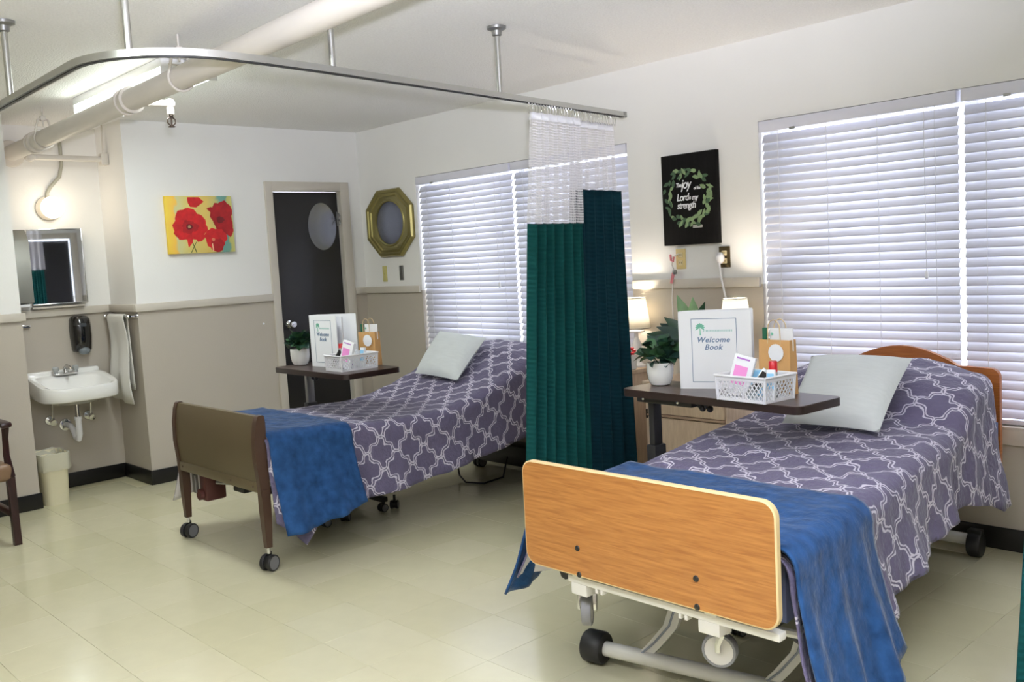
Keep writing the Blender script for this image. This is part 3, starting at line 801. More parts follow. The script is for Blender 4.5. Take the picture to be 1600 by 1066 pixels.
# ---- left bed
B1 = thing('hospital_bed', (1.915, -1.25, 0), 'hospital bed with bronze metal footboard and black twin wheel casters', 'bed', 'hospital beds')
lx0, lx1 = 1.452, 2.378
def foot_profile():       # y offsets along z for the bowed side posts
    return [(.385, -2.285, .05), (.45, -2.287, .052), (.55, -2.292, .062), (.65, -2.290, .06), (.72, -2.284, .05), (.752, -2.280, .034)]
b = MB(); pr = None
for z, yc, d in foot_profile():
    rg = b.ring([(lx0+.03, yc-d*.36, z), (lx1-.03, yc-d*.36, z), (lx1-.03, yc+d*.36, z), (lx0+.03, yc+d*.36, z)])
    if pr: b.bridge(pr, rg)
    else: b.bm.faces.new(rg[::-1])
    pr = rg
b.bm.faces.new(pr); FB1 = b.build('footboard', BRONZE, B1)
MB().bb((lx0+.03, -2.312, .383), (lx1-.03, -2.258, .435), .006).build('cross_bar', BRONZE, FB1)
for x in (lx0+.07, lx1-.30, lx1-.07): MB().lathe([(.006, 0), (.005, .003), (0, .004)], (x, -2.312, .41), 8, (0, -1, 0), cap=False).build('screw', BROWNM, FB1)
for x in (lx0+.016, lx1-.016):
    b = MB(); pr = None
    for z, yc, d in [(.36, -2.285, .046)]+foot_profile()+[(.757, -2.28, .02)]:
        rg = b.ring([(x-.017, yc-d*.5, z), (x+.017, yc-d*.5, z), (x+.017, yc+d*.5, z), (x-.017, yc+d*.5, z)])
        if pr: b.bridge(pr, rg)
        else: b.bm.faces.new(rg[::-1])
        pr = rg
    b.bm.faces.new(pr); b.build('side_post', BROWNM, FB1)
for x in (lx0+.018, lx1-.018):
    b = MB(); pr = None
    for z, d in ((.40, .022), (.30, .022), (.20, .0185), (.115, .015)):
        rg = b.ring([(x-d, -2.285-d, z), (x+d, -2.285-d, z), (x+d, -2.285+d, z), (x-d, -2.285+d, z)])
        if pr: b.bridge(pr, rg)
        else: b.bm.faces.new(rg[::-1])
        pr = rg
    b.bm.faces.new(pr); lg = b.build('leg', BROWNM, B1)
    MB().tube([(x, -2.285, .12), (x, -2.285, .085)], .0095, 8).build('leg_stem', CHROME, lg)
    caster(B1, (x, -2.285, 0), .04, twin=True, fork=.012, yawd=20, w=.022)
MB().bb((lx0+.04, -2.255, .25), (lx0+.075, -2.235, .37), .003).build('leg_bracket', STEEL, B1)
b = MB()
for s in (-1, 1): b.tube([(1.915+s*.38, -2.26, .37), (1.915+s*.38, -.2, .37)], .02, 8)
for y in (-2.0, -1.5, -.9, -.35): b.tube([(1.535, y, .37), (2.295, y, .37)], .014, 8)
b.build('bed_frame', MATS['black_frame'], B1)
MB().bb((1.50, -2.22, .20), (1.58, -2.10, .36), .012).lathe([(.03, 0), (.03, .02)], (1.54, -2.225, .24), 14, (0, -1, 0)).build('motor_box', M('maroon_box', (92, 52, 48), .5), B1)
MB().tube([(1.59, -2.16, .30), (1.75, -2.05, .29), (2.05, -1.9, .30), (2.25, -1.8, .3)], .012, 8).build('drive_rod', STEEL, B1)
MB().bb((1.74, -2.14, .27), (1.86, -2.06, .33), .006).build('gear_box', MATS['black_frame'], B1)
for p in ((1.935, -1.575, 0), (1.95, -1.245, 0)):
    caster(B1, p, .026, twin=True, fork=.03, yawd=40, w=.014)
    MB().tube([(p[0], p[1], .10), (p[0], p[1], .37)], .012, 8).build('centre_leg', MATS['black_frame'], B1)
MB().tube([(1.935, -1.575, .11), (1.95, -1.245, .11)], .012, 8).build('centre_stretcher', MATS['black_frame'], B1)
for x in (1.55, 2.28):
    MB().bb((x-.018, -.24, .09), (x+.018, -.2, .40), .004).build('leg', MATS['black_frame'], B1)
    caster(B1, (x, -.22, 0), .04, twin=True, fork=.012, yawd=0, w=.022)
MB().bb((1.5, -.16, .3), (2.33, -.12, .80), .02).build('headboard', BRONZE, B1)
MB().bb((1.58, -.27, .06), (2.25, -.13, .2), .02).build('head_drive_box', MATS['black_frame'], B1)
MB().box((1.925, -1.2, .5), (.88, 2.05, .19), .04).build('mattress', MATTRESS, B1)
b = MB()
b.tube([(1.62, -.5, .3), (1.66, -.52, .15), (1.72, -.55, .03), (1.84, -.60, .008), (1.96, -.55, .008), (1.98, -.40, .02), (1.9, -.28, .12)], .006, 6)
tag(b.build('power_cable', RUBBER), 'black cable looping on the floor under the head of the left bed', 'cable')

# ================================================================== overbed tables
def overbed_table(N, ang, ln, dp, zt, label, mast_px, low, md=.5):
    """N = near-left corner; ang = rotation of the long edge"""
    q = rotz(ang); N = Vector((N[0], N[1], 0))
    def wp(a, c, z): return N + q @ Vector((a, c, 0)) + Vector((0, 0, z))
    cen = wp(ln/2, dp/2, 0)
    R = thing('overbed_table', (cen.x, cen.y, 0), label, 'table', 'overbed tables')
    poly = rrect(0, ln, 0, dp, .035)
    MB().prism(poly, lambda a, c, d: wp(a, c, d), zt-.003, zt).build('table_top', DARKW, R)
    po = rrect(-.001, ln+.001, -.001, dp+.001, .036)
    MB().prism(po, lambda a, c, d: wp(a, c, d), zt-.03, zt-.0025).build('table_edge', M('dark_edge', (38, 26, 24), .3), R)
    a0 = mast_px
    b = MB(); c = wp(a0+.09, dp*md, zt-.05); b.box(c, (.3, .09, .038), .006, q)
    b.build('support_bracket', RUBBER, R)
    for aa in (a0-.02, a0+.17):
        MB().lathe([(.009, 0), (.008, .004), (0, .006)], wp(aa, dp*md-.046, zt-.05), 10, q @ Vector((0, -1, 0)), cap=False).build('bolt', CHROME, R)
    b = MB(); b.box(wp(a0, dp*md, (zt-.07+.55)/2), (.03, .05, zt-.07-.55), .004, q); b.build('inner_mast', STEEL if low else MATS['black_frame'], R)
    MB().box(wp(a0, dp*md, (.09+.62)/2), (.05, .07, .53), .006, q).build('mast', MATS['black_frame'], R)
    b = MB(); b.box(wp(a0-.0, dp*.5, .075), (.06, .42, .035), .006, q)
    for dd in (-.19, .19): b.box(wp(a0+.28, dp*.5+dd, .075), (.60, .04, .03), .006, q)
    b.build('base', MATS['black_frame'], R)
    for aa in (a0-.0, a0+.55):
        for dd in (-.19, .19): caster(R, wp(aa, dp*.5+dd, 0), .025, twin=True, fork=.012, w=.014)
    b = MB(); 
    for k in range(6):
        g = wp(a0+.27+.012*k, dp*.35, zt-.04); b.sphere(g+Vector((0, 0, -.012*(k % 3))), .014, u=8, v=6)
    b.tube([wp(a0+.27, dp*.35, zt-.032), wp(a0+.35, dp*.35, zt-.032)], .012, 8)
    b.build('height_lever', RUBBER, R)
    return wp
TZ = .87
wR = overbed_table((3.895, -1.440), math.atan2(-.07, .853), .86, .275, TZ, 'dark walnut overbed table reaching over the right bed', .06, False)
wL = overbed_table((1.448, -1.685), math.atan2(-.02, .782), .785, .365, TZ, 'dark walnut overbed table beside the black door over the left bed', -.062, True, .72)

# ---- pots with round leaves
def round_plant(c, r, h, lr, label, seed, nleaf=95):
    rnd = random.Random(seed); c = Vector(c)
    R = thing('potted_plant', c, label, 'plant', 'potted plants on the overbed tables')
    MB().lathe([(r*.55, 0), (r*.72, .004), (r*.9, h*.25), (r, h*.6), (r, h), (r*.92, h), (r*.9, h*.85), (0, h*.85)], c, 26, cap=False).build('pot', PORC, R)
    MB().lathe([(0, h*.87), (r*.9, h*.87), (r*.9, h*.80), (0, h*.8)], c, 20, cap=False).build('soil', SOIL, R)
    protos = []
    for k in range(3):
        b = MB(); b.leaf((0, 0, 0), (1, 0, 0), (0, 0, 1), 1., .95, .14, 6)
        o = b.build('leaf', LEAF[k], None, org=(0, 0, 0)); protos.append(o.data); bpy.data.objects.remove(o)
    for i in range(nleaf):
        a = rnd.uniform(0, 2*PI); el = rnd.uniform(-.15, 1.35); rad = lr*rnd.uniform(.25, 1.0)
        p = Vector((math.cos(a)*math.cos(el)*rad, math.sin(a)*math.cos(el)*rad, h*.95+.015+abs(math.sin(el))*rad*.95+rnd.uniform(0, .01)))
        o = bpy.data.objects.new('leaf', rnd.choice(protos)); COL.objects.link(o); o.parent = R
        s = rnd.uniform(.042, .062); o.scale = (s, s, s); o.location = p
        o.rotation_euler = (rnd.uniform(-.7, .7), rnd.uniform(-.9, .5)-el*.3, a+rnd.uniform(-.7, .7))
    b = MB()
    for i in range(9):
        a = rnd.uniform(0, 2*PI); e = Vector((math.cos(a)*lr*.7, math.sin(a)*lr*.7, h+lr*rnd.uniform(.4, .9)))
        b.tube([c+Vector((0, 0, h*.85)), c+Vector((e.x*.4, e.y*.4, h+lr*.2)), c+e], .0018, 5)
    b.build('stems', LEAF[1], R)
round_plant((3.985, -1.285, TZ), .056, .096, .074, 'small green plant in a white pot beside the right welcome binder', 31)
round_plant((1.522, -1.545, TZ), .056, .098, .074, 'small green plant in a white pot beside the left welcome binder', 32)

# ---- binders
def binder(base, ang, w, h, open_ang, label):
    base = Vector(base); q = rotz(ang)
    R = thing('binder', base, label, 'binder', 'white welcome binders')
    def fp(a, z, d=0.): return base + q @ Vector((a, -d, 0)) + Vector((0, 0, z))
    MB().prism(rrect(0, w, 0, h, .006, 3), lambda a, z, d: fp(a, z, d), -.003, 0).build('front_cover', PAPER, R)
    q2 = rotz(ang+open_ang); sp = q @ Vector((0, .045, 0))
    MB().prism(rrect(0, w, 0, h, .006, 3), lambda a, z, d: base+sp+q2 @ Vector((a, d, 0))+Vector((0, 0, z)), 0, .003).build('back_cover', PAPER, R)
    b = MB(); b.prism([(0, 0), (.046, 0), (.046, h), (0, h)], lambda a, z, d: base+q @ Vector((d, a, 0))+Vector((0, 0, z)), -.003, .001); b.build('spine', PAPER, R)
    q3 = rotz(ang+open_ang*.35)
    MB().prism(rrect(.015, w-.01, .01, h-.01, .002, 2), lambda a, z, d: base+q @ Vector((0, .008, 0))+q3 @ Vector((a, d, 0))+Vector((0, 0, z)), 0, .012).build('pages', M('page_paper', (228, 230, 236), .7), R)
    # printed cover sheet
    t = .0022; fx0, fx1, fz0, fz1 = w*.17, w*.80, h*.085, h*.905
    b = MB()
    for a0, a1, z0, z1 in ((fx0, fx1, fz1-t, fz1), (fx0, fx1, fz0, fz0+t), (fx0, fx0+t, fz0+t, fz1-t), (fx1-t, fx1, fz0+t, fz1-t)):
        b.prism([(a0, z0), (a1, z0), (a1, z1), (a0, z1)], lambda a, z, d: fp(a, z, d), .0002, .0008)
    b.build('printed_border', BLUEINK, R)
    cx = (fx0+fx1)/2-.004
    place = lambda cz: (lambda x, y, d: fp(cx+x, cz+y, d+.0004))
    text_part('lettering', 'Welcome', BLUEINK, R, h*.098, place(h*.60), shear=.28, bold=.0006, spacing=1.1)
    text_part('lettering', 'Book', BLUEINK, R, h*.098, place(h*.505), shear=.28, bold=.0006, spacing=1.08)
    # palm emblem and the pale line of small print beside it
    b = MB(); e = Vector((fx0+.036, h*.80))
    for k in range(9):
        a = math.radians(-25+230*k/8); L_ = .021; pts = []
        for s, wd in ((0, .0), (.35, .0035), (.7, .003), (1, 0)):
            pts.append((s*L_, wd))
        pl = [(e.x+math.cos(a)*s-math.sin(a)*wd, e.y+math.sin(a)*s+math.cos(a)*wd-.25*s*s/L_) for s, wd in pts]+[(e.x+math.cos(a)*s+math.sin(a)*wd, e.y+math.sin(a)*s-math.cos(a)*wd-.25*s*s/L_) for s, wd in pts[2:0:-1]]
        b.prism(pl, lambda a_, z, d: fp(a_, z, d), .0002, .0008)
    b.prism([(e.x-.002, e.y-.034), (e.x+.003, e.y-.034), (e.x+.001, e.y), (e.x-.001, e.y)], lambda a_, z, d: fp(a_, z, d), .0002, .0008)
    b.build('palm_emblem', GREENINK, R)
    b = MB(); rnd = random.Random(4); x = e.x+.012
    while x < fx1-.02:
        wd = rnd.uniform(.003, .0055); b.prism([(x, h*.735), (x+wd, h*.735), (x+wd, h*.735+.008), (x, h*.735+.008)], lambda a_, z, d: fp(a_, z, d), .0002, .0006); x += wd+.002
    b.build('small_print', PALEINK, R)
binder((4.128, -1.335, TZ), math.radians(24), .285, .312, math.radians(14), 'white welcome binder standing on the right overbed table, larger in the photo')
binder((1.655, -1.545, TZ), math.radians(2), .265, .297, math.radians(24), 'white welcome binder standing open on the left overbed table by the door')

# ---- baskets
def basket(c, ang, lx, ly, h, label):
    c = Vector(c); q = rotz(ang)
    R = thing('basket', c, label, 'basket', 'white plastic lattice baskets')
    fl = .012
    def wp(x, y, z): k = 1+.05*(z/h); return c + q @ Vector((x*k, y*k, z))
    MB().prism([(-lx/2, -ly/2), (lx/2, -ly/2), (lx/2, ly/2), (-lx/2, ly/2)], lambda a, b_, d: wp(a, b_, d), 0, .003).build('bottom', WHITEP, R)
    for side in range(4):
        ax = side % 2; L = lx if ax == 0 else ly; sgn = -1 if side in (0, 3) else 1
        def f(s, z, d):
            return wp(s, sgn*(ly/2-.001)+d*sgn, z) if ax == 0 else wp(sgn*(lx/2-.001)+d*sgn, s, z)
        b = MB(); step = .0175; sl = .72
        zlo, zhi = .008, h-.012
        for dirn in (-1, 1):
            s = -L/2-(zhi-zlo)*sl
            while s < L/2+(zhi-zlo)*sl:
                # clip a diagonal strip to the panel
                a0, a1 = s, s+(zhi-zlo)*sl*dirn
                z0, z1 = zlo, zhi
                def clip(a0, z0, a1, z1):
                    if a0 == a1: return None
                    t0, t1 = 0., 1.
                    for lo, hi in ((-L/2, L/2),):
                        ta, tb = (lo-a0)/(a1-a0), (hi-a0)/(a1-a0)
                        t0, t1 = max(t0, min(ta, tb)), min(t1, max(ta, tb))
                    if t1-t0 < .03: return None
                    return a0+(a1-a0)*t0, z0+(z1-z0)*t0, a0+(a1-a0)*t1, z0+(z1-z0)*t1
                r = clip(a0, z0, a1, z1)
                if r:
                    w = .002
                    b.prism([(r[0]-w, r[1]), (r[0]+w, r[1]), (r[2]+w, r[3]), (r[2]-w, r[3])], f, 0, .002)
                s += step
        b.prism([(-L/2, 0), (L/2, 0), (L/2, .011), (-L/2, .011)], f, -.001, .003)
        b.prism([(-L/2, h-.016), (L/2, h-.016), (L/2, h), (-L/2, h)], f, -.001, .004)
        for e in (-1, 1): b.prism([(e*L/2-.006, 0), (e*L/2+.006, 0), (e*L/2+.006, h), (e*L/2-.006, h)], f, -.001, .003)
        b.build('lattice_side', WHITEP, R, smooth=0)
    b = MB()
    pl = [wp(x*(lx/2+.004), y*(ly/2+.004), h) for x, y in ((-1, -1), (1, -1), (1, 1), (-1, 1), (-1, -1))]
    for a, d in zip(pl, pl[1:]): b.tube([a, d], .0045, 8)
    b.build('rim', WHITEP, R)
    return wp
bR = basket((4.525, -1.42, TZ), math.radians(-6), .21, .165, .092, 'white lattice basket of toiletries on the right overbed table')
bL = basket((2.04, -1.53, TZ), math.radians(-2), .16, .22, .085, 'white lattice basket of toiletries on the left overbed table')

def tilt_box(name, mat, c, s, rx, ry, rz_, label, cat, group=None, bev=.002, extra=None):
    m = (Matrix.Rotation(rz_, 3, 'Z') @ Matrix.Rotation(ry, 3, 'Y') @ Matrix.Rotation(rx, 3, 'X'))
    R = thing(name, c, label, cat, group)
    MB().box(c, s, bev, m).build('body', mat, R)
    if extra: extra(R, m, Vector(c))
    return R
PINK = M('pink_print', (240, 150, 214), .5); REDP = M('red_cap', (190, 22, 34), .35); BLUEP = M('pale_blue_print', (150, 205, 238), .4); GREENP = M('dark_green_box', (24, 92, 66), .5)
SILV = M('silver_wrap', (190, 196, 196), .25, .5); LILAC = M('lilac_print', (180, 120, 200), .5)
def toiletries(side, bw, lab):
    dz = TZ+.006
    def pk(R, m, c):
        for z, h, mt in ((.0, .07, PINK), (.062, .006, LILAC)):
            MB().box(c+m @ Vector((-.004, -.0105, z)), (.05, .001, h), 0, m).build('printed_panel', mt, R)
    P = bw(-.045, -.02, 0) if side == 'R' else bw(.034, -.045, 0)
    tilt_box('soap_packet', PAPER, (P.x, P.y, dz+.08), (.08, .02, .15), -.12, .25, math.radians(12), 'white and pink soap packet leaning in the '+lab+' basket', 'packet', extra=pk)
    P = bw(.075, .01, 0) if side == 'R' else bw(-.045, -.03, 0)
    R = thing('lotion_bottle', (P.x, P.y, dz), 'small bottle with a red cap in the '+lab+' basket', 'bottle')
    MB().lathe([(.014, 0), (.017, .004), (.017, .095), (.01, .105)], (P.x, P.y, dz), 14).build('bottle_body', SILV, R)
    MB().lathe([(.0155, .098), (.0155, .135), (.013, .138)], (P.x, P.y, dz), 14).build('bottle_cap', REDP, R)
    P = bw(.05, -.045, 0) if side == 'R' else bw(-.03, -.07, 0)
    def st(R, m, c): MB().box(c+m @ Vector((0, -.0065, .01)), (.022, .001, .075), 0, m).build('black_label', BLACK, R)
    tilt_box('comb_packet', SILV, (P.x, P.y, dz+.062), (.03, .012, .115), -.1, .6, math.radians(15), 'silver packet with a black comb in the '+lab+' basket', 'packet', extra=st)
    P = bw(.095, -.03, 0) if side == 'R' else bw(.05, .045, 0)
    def bl(R, m, c): MB().box(c+m @ Vector((0, -.0085, .012)), (.026, .001, .06), 0, m).build('blue_label', BLUEP, R)
    tilt_box('toothpaste_box', PAPER, (P.x, P.y, dz+.056), (.03, .016, .11), -.08, 0, math.radians(10), 'white and blue toothpaste box upright in the '+lab+' basket', 'box', extra=bl)
    P = bw(.0, .03, 0) if side == 'R' else bw(-.02, .03, 0)
    def gl(R, m, c): MB().box(c+m @ Vector((0, -.0105, 0)), (.05, .001, .03), 0, m).build('green_label', LEAF[3], R)
    tilt_box('tissue_pack', BLUEP if side == 'R' else PAPER, (P.x, P.y, dz+.05), (.08, .02, .095), .1, 0, 0, 'soft pale tissue pack in the '+lab+' basket', 'packet', extra=gl)
    P = bw(-.055, .045, 0) if side == 'R' else bw(.02, -.01, 0)
    def ll(R, m, c): MB().box(c+m @ Vector((0, -.0105, 0)), (.06, .001, .02), 0, m).build('lilac_label', LILAC, R)
    tilt_box('lotion_packet', PAPER, (P.x, P.y, dz+.034), (.07, .02, .065), 0, 0, math.radians(-6), 'low white packet with a lilac label lying in the '+lab+' basket', 'packet', extra=ll)
toiletries('R', bR, 'right'); toiletries('L', bL, 'left')
def paper_bag(c, ang, w, d, h, label, lab):
    c = Vector(c); q = rotz(ang)
    R = thing('paper_bag', c, label, 'bag', 'kraft paper gift bags')
    def wp(x, y, z): return c + q @ Vector((x, y, z))
    b = MB()
    a = [wp(-w/2, -d/2, 0), wp(w/2, -d/2, 0), wp(w/2, d/2, 0), wp(-w/2, d/2, 0)]; e = [wp(-w/2*.97, -d/2*.8, h), wp(w/2*.97, -d/2*.8, h), wp(w/2*.97, d/2*.8, h), wp(-w/2*.97, d/2*.8, h)]
    mid = [wp(w/2*.94, 0, h*.55), wp(-w/2*.94, 0, h*.55)]
    va, ve = b.ring(a), b.ring(e); b.bm.faces.new(va[::-1]); b.bridge(va, ve); b.build('bag_body', KRAFT, R, smooth=0)
    for y in (-d*.4, d*.4):
        pts = [wp(-w*.2, y*.9, h-.03), wp(-w*.19, y, h+.03)]+[wp(-w*.19*math.cos(PI*k/8), y, h+.04+.035*math.sin(PI*k/8)) for k in range(9)]+[wp(w*.19, y, h+.03), wp(w*.2, y*.9, h-.03)]
        MB().tube(pts, .0022, 6).build('bag_handle', M('twisted_paper', (200, 178, 140), .8), R)
    T_ = MB(); T_.prism([(math.cos(2*PI*k/20)*.033+.012, math.sin(2*PI*k/20)*.033+h-.048) for k in range(20)], lambda a_, z, dd: wp(a_, -d/2*.9+dd, z), -.006, -.004)
    T_.build('round_tag', PAPER, R)
    K = thing('greeting_card', wp(.01, 0, h-.05), 'white card with a green end standing in the '+lab+' paper bag', 'card')
    MB().box(wp(.02, 0, h-.0), (w*.72, .004, .085), 0, q).build('card_sheet', PAPER, K)
    MB().box(wp(-w*.38, 0, h+.004), (.02, .006, .078), 0, q).build('green_end', GREENP, K)
    MB().prism([(math.cos(2*PI*k/6)*.006-.02, math.sin(2*PI*k/6)*.006+h+.02) for k in range(6)], lambda a_, z, dd: wp(a_, dd, z), -.004, -.002).build('green_emblem', GREENINK, K)
paper_bag((4.53, -1.268, TZ), math.radians(-4), .14, .05, .205, 'brown kraft paper bag behind the basket on the right overbed table', 'right')
paper_bag((1.975, -1.358, TZ), math.radians(12), .13, .05, .19, 'brown kraft paper bag behind the basket on the left overbed table', 'left')

# ================================================================== between the windows
def nightstand(x0, x1, y0, y1, zt, label, front):
    R = thing('nightstand', ((x0+x1)/2, (y0+y1)/2, 0), label, 'nightstand', 'pale wood nightstands')
    b = MB(); b.bb((x0, y0, .05), (x0+.02, y1, zt-.025), .001).bb((x1-.02, y0, .05), (x1, y1, zt-.025), .001).bb((x0+.02, y1-.012, .05), (x1-.02, y1, zt-.025)).bb((x0+.02, y0, .05), (x1-.02, y1, .07))
    b.build('cabinet_body', PALEW, R)
    MB().bb((x0-.012, y0-.015, zt-.025), (x1+.012, y1, zt), .005).build('nightstand_top', PALEW, R)
    MB().bb((x0+.01, y0+.03, 0), (x1-.01, y1, .05)).build('plinth', BLACK, R)
    dr = MB().bb((x0+.022, y0-.016, zt-.17), (x1-.004, y0+.002, zt-.032), .004).build('drawer_front', PALEW, R)
    MB().bb((x0+.022, y0-.022, zt-.185), (x1-.004, y0, zt-.172), .004).build('drawer_lip', M('taupe_lip', (168, 142, 120), .5), R)
    dd = MB().bb((x0+.022, y0-.016, .075), (x1-.004, y0+.002, zt-.19), .004).build('cabinet_door', PALEW, R)
    hx = x0+.055
    MB().tube([(hx+.008, y0-.016, zt-.225), (hx, y0-.032, zt-.228), (hx-.004, y0-.036, zt-.25), (hx-.004, y0-.036, zt-.285), (hx, y0-.032, zt-.305), (hx+.008, y0-.016, zt-.308)], .004, 8).sphere((hx+.008, y0-.019, zt-.225), .007, u=8, v=6).sphere((hx+.008, y0-.019, zt-.308), .007, u=8, v=6).build('handle', BLACK, dd)
    MB().tube([((x0+x1)/2-.04, y0-.016, zt-.1), ((x0+x1)/2-.035, y0-.034, zt-.1), ((x0+x1)/2+.035, y0-.034, zt-.1), ((x0+x1)/2+.04, y0-.016, zt-.1)], .004, 8).build('handle', BLACK, dr)
    MB().bb((x0+.012, y0-.018, zt-.2), (x0+.022, y0-.006, zt-.15), .002).build('hinge', BLACK, R)
nightstand(2.48, 2.965, -.45, -.03, .75, 'pale wood nightstand mostly hidden behind the green curtain', True)
nightstand(3.24, 3.75, -.47, -.03, .735, 'pale wood nightstand with black handle under the right overbed table', True)
def table_lamp(c, zs, label, power):
    c = Vector(c)
    R = thing('table_lamp', c, label, 'lamp', 'lit white table lamps')
    hz = zs-c.z
    MB().lathe([(.0, 0), (.05, 0), (.052, .012), (.03, .022), (.018, .04), (.03, .075), (.034, .11), (.022, .15), (.012, .17), (.012, hz-.012), (0, hz-.012)], c, 24, cap=False).build('lamp_base', PORC, R)
    MB().lathe([(.05, 0), (.05, .008), (.012, .014), (.012, .0)], c+Vector((0, 0, hz-.022)), 20, cap=False).build('lamp_collar', PORC, R)
    b = MB(); b.lathe([(.085, hz), (.061, hz+.18)], c, 32, cap=False); sh = b.build('lamp_shade', LAMPSHADE, R, solid=.0015)
    b = MB()
    for r, z in ((.0855, hz+.001), (.0615, hz+.179)): b.tube([c+Vector((math.cos(2*PI*k/32)*r, math.sin(2*PI*k/32)*r, z)) for k in range(33)], .0022, 6, cap=False)
    b.build('shade_trim', M('shade_trim_grey', (160, 160, 154), .6), sh)
    MB().sphere(c+Vector((0, 0, hz+.075)), .022).build('bulb', M('lit_bulb', (255, 240, 215), .4, emit=(255, 226, 184), estr=6), R)
    l = bpy.data.lights.new('bulb_light', 'POINT'); l.energy = power; l.color = (1, .88, .74); l.shadow_soft_size = .024
    o = bpy.data.objects.new('bulb_light', l); COL.objects.link(o); o.parent = R; o.location = (0, 0, hz+.105)
table_lamp((2.893, -.10, .75), .978, 'lit white table lamp beside the dark green curtain', 11)
table_lamp((3.645, -.20, .735), .978, 'lit white table lamp behind the right welcome binder', 15)
# big leafy plant on the right nightstand
R = thing('leafy_plant', (3.42, -.24, .735), 'dark green plant with long pointed leaves on the nightstand behind the right binder', 'plant')
MB().lathe([(.045, 0), (.06, .006), (.075, .12), (.07, .12), (.066, .1), (0, .1)], R.location, 22, cap=False).build('pot', M('brown_pot', (110, 84, 64), .5), R)
rnd = random.Random(3)
tips = [(3.20, -.36, .985), (3.26, -.38, .97), (3.24, -.30, 1.03), (3.30, -.33, 1.06), (3.36, -.30, 1.165), (3.42, -.26, 1.15), (3.57, -.40, 1.12), (3.53, -.36, 1.10), (3.50, -.36, 1.08), (3.34, -.4, .95), (3.47, -.42, 1.02), (3.28, -.2, 1.0), (3.40, -.14, 1.1), (3.31, -.4, 1.02), (3.22, -.25, .95), (3.54, -.38, 1.0)]
for i, t in enumerate(tips):
    t = Vector(t); s = Vector((3.42, -.24, .86)); d = t-s
    b = MB(); m_ = s+d*.35+Vector((0, 0, .03)); b.tube([s-Vector((0, 0, .05)), s+d*.15, m_], .003, 5); b.build('stem', LEAF[1], R)
    b = MB(); b.leaf(m_, t-m_, (.45, -.75, .55), (t-m_).length*1.1, .068, .16, 7)
    b.build('leaf', LEAF[3] if i in (4, 5) else LEAF[2] if i % 3 else LEAF[0], R)
# small flower pot
R = thing('flower_pot', (2.943, -.22, .75), 'small white pot with red flowers next to the green curtain', 'plant')
MB().lathe([(.022, 0), (.03, .004), (.034, .085), (.03, .085), (.028, .07), (0, .07)], R.location, 18, cap=False).build('pot', PORC, R)
for i in range(7):
    a = i*.9; p = Vector((2.943+.02*math.cos(a), -.22+.02*math.sin(a), .845+.012*(i % 3)))
    MB().sphere(p, .012, (1.1, 1.1, .8), 8, 6).build('flower', REDP, R)
MB().tube([(2.943, -.22, .82), (2.945, -.22, .86)], .004, 5).build('stem', LEAF[1], R)
# framed text canvas
A = thing('wall_canvas', (3.257, -.02, 1.447), 'black canvas with white script lettering inside a wreath of green leaves', 'picture')
ax0, ax1, az0, az1 = 3.072, 3.443, 1.45, 1.958
MB().bb((ax0, -.032, az0), (ax1, -.001, az1), .002).build('canvas', M('black_board', (13, 12, 12), .7, var=.5, vscale=6, stretch=(12, 1, .6), spec=.15), A)
def ap(x, y, d): return Vector((3.257+x, -.0325-d, 1.72+y))
b1, b2 = MB(), MB(); rnd = random.Random(12)
def flat_leaf(b, cx, cz, a, L, w, d):
    pts = []
    for s, k in ((0, 0), (.2, .75), (.45, 1), (.75, .65), (1, 0)): pts.append((s*L-L/2, k*w/2))
    pl = pts+[(x, -y) for x, y in pts[3:0:-1]]
    b.prism([(cx+math.cos(a)*x-math.sin(a)*y, cz+math.sin(a)*x+math.cos(a)*y) for x, y in pl], lambda p, q_, dd: ap(p, q_, dd), d, d+.0004)
for i in range(72):
    th = 2*PI*i/72*1.0+rnd.uniform(-.05, .05); rr = rnd.choice((.112, .135, .152))
    cx, cz = -.012+rr*math.cos(th)*1.05, -.005+rr*math.sin(th)*1.12
    if rr > .145 and rnd.random() < .4: continue
    flat_leaf(b1 if rnd.random() < .6 else b2, cx, cz, th+PI/2+rnd.uniform(-.9, .9), rnd.uniform(.034, .056), rnd.uniform(.016, .025), .0003+i*.00002)
for cx, cz, a in ((.075, .115, 1.5), (.135, .0, .6), (.14, -.02, -.2), (.13, -.035, .3), (-.03, .14, 2.2), (-.06, -.15, .9), (-.02, -.155, 1.1), (.065, -.13, 1.6)): flat_leaf(b1, cx, cz, a, .05, .02, .0015)
b1.build('printed_leaves', M('print_green', (128, 152, 108), .6, var=.2, vscale=40), A); b2.build('printed_leaves', M('print_dark_green', (62, 90, 62), .6, var=.2, vscale=40), A)
for s, x, z, sz in (('The', -.066, .055, .03), ('joy', -.016, .045, .066), ('of the', .058, .034, .022), ('Lord', -.042, -.022, .052), ('is', .008, -.018, .028), ('my', .042, -.022, .038), ('strength', -.018, -.066, .049)):
    text_part('script_lettering', s, PAPER, A, sz, lambda px, py, d, x=x, z=z: ap(x+px*.92, z+py*1.1, d+.0025), shear=.22, bold=.0003 if sz < .03 else .0007, spacing=.95 if sz < .03 else .85)
MB().prism(rrect(.02, .085, -.178, -.162, .004, 3), lambda p, q_, d: ap(p, q_, d), .0005, .001).build('caption_plate', M('grey_print', (170, 168, 164), .6), A)
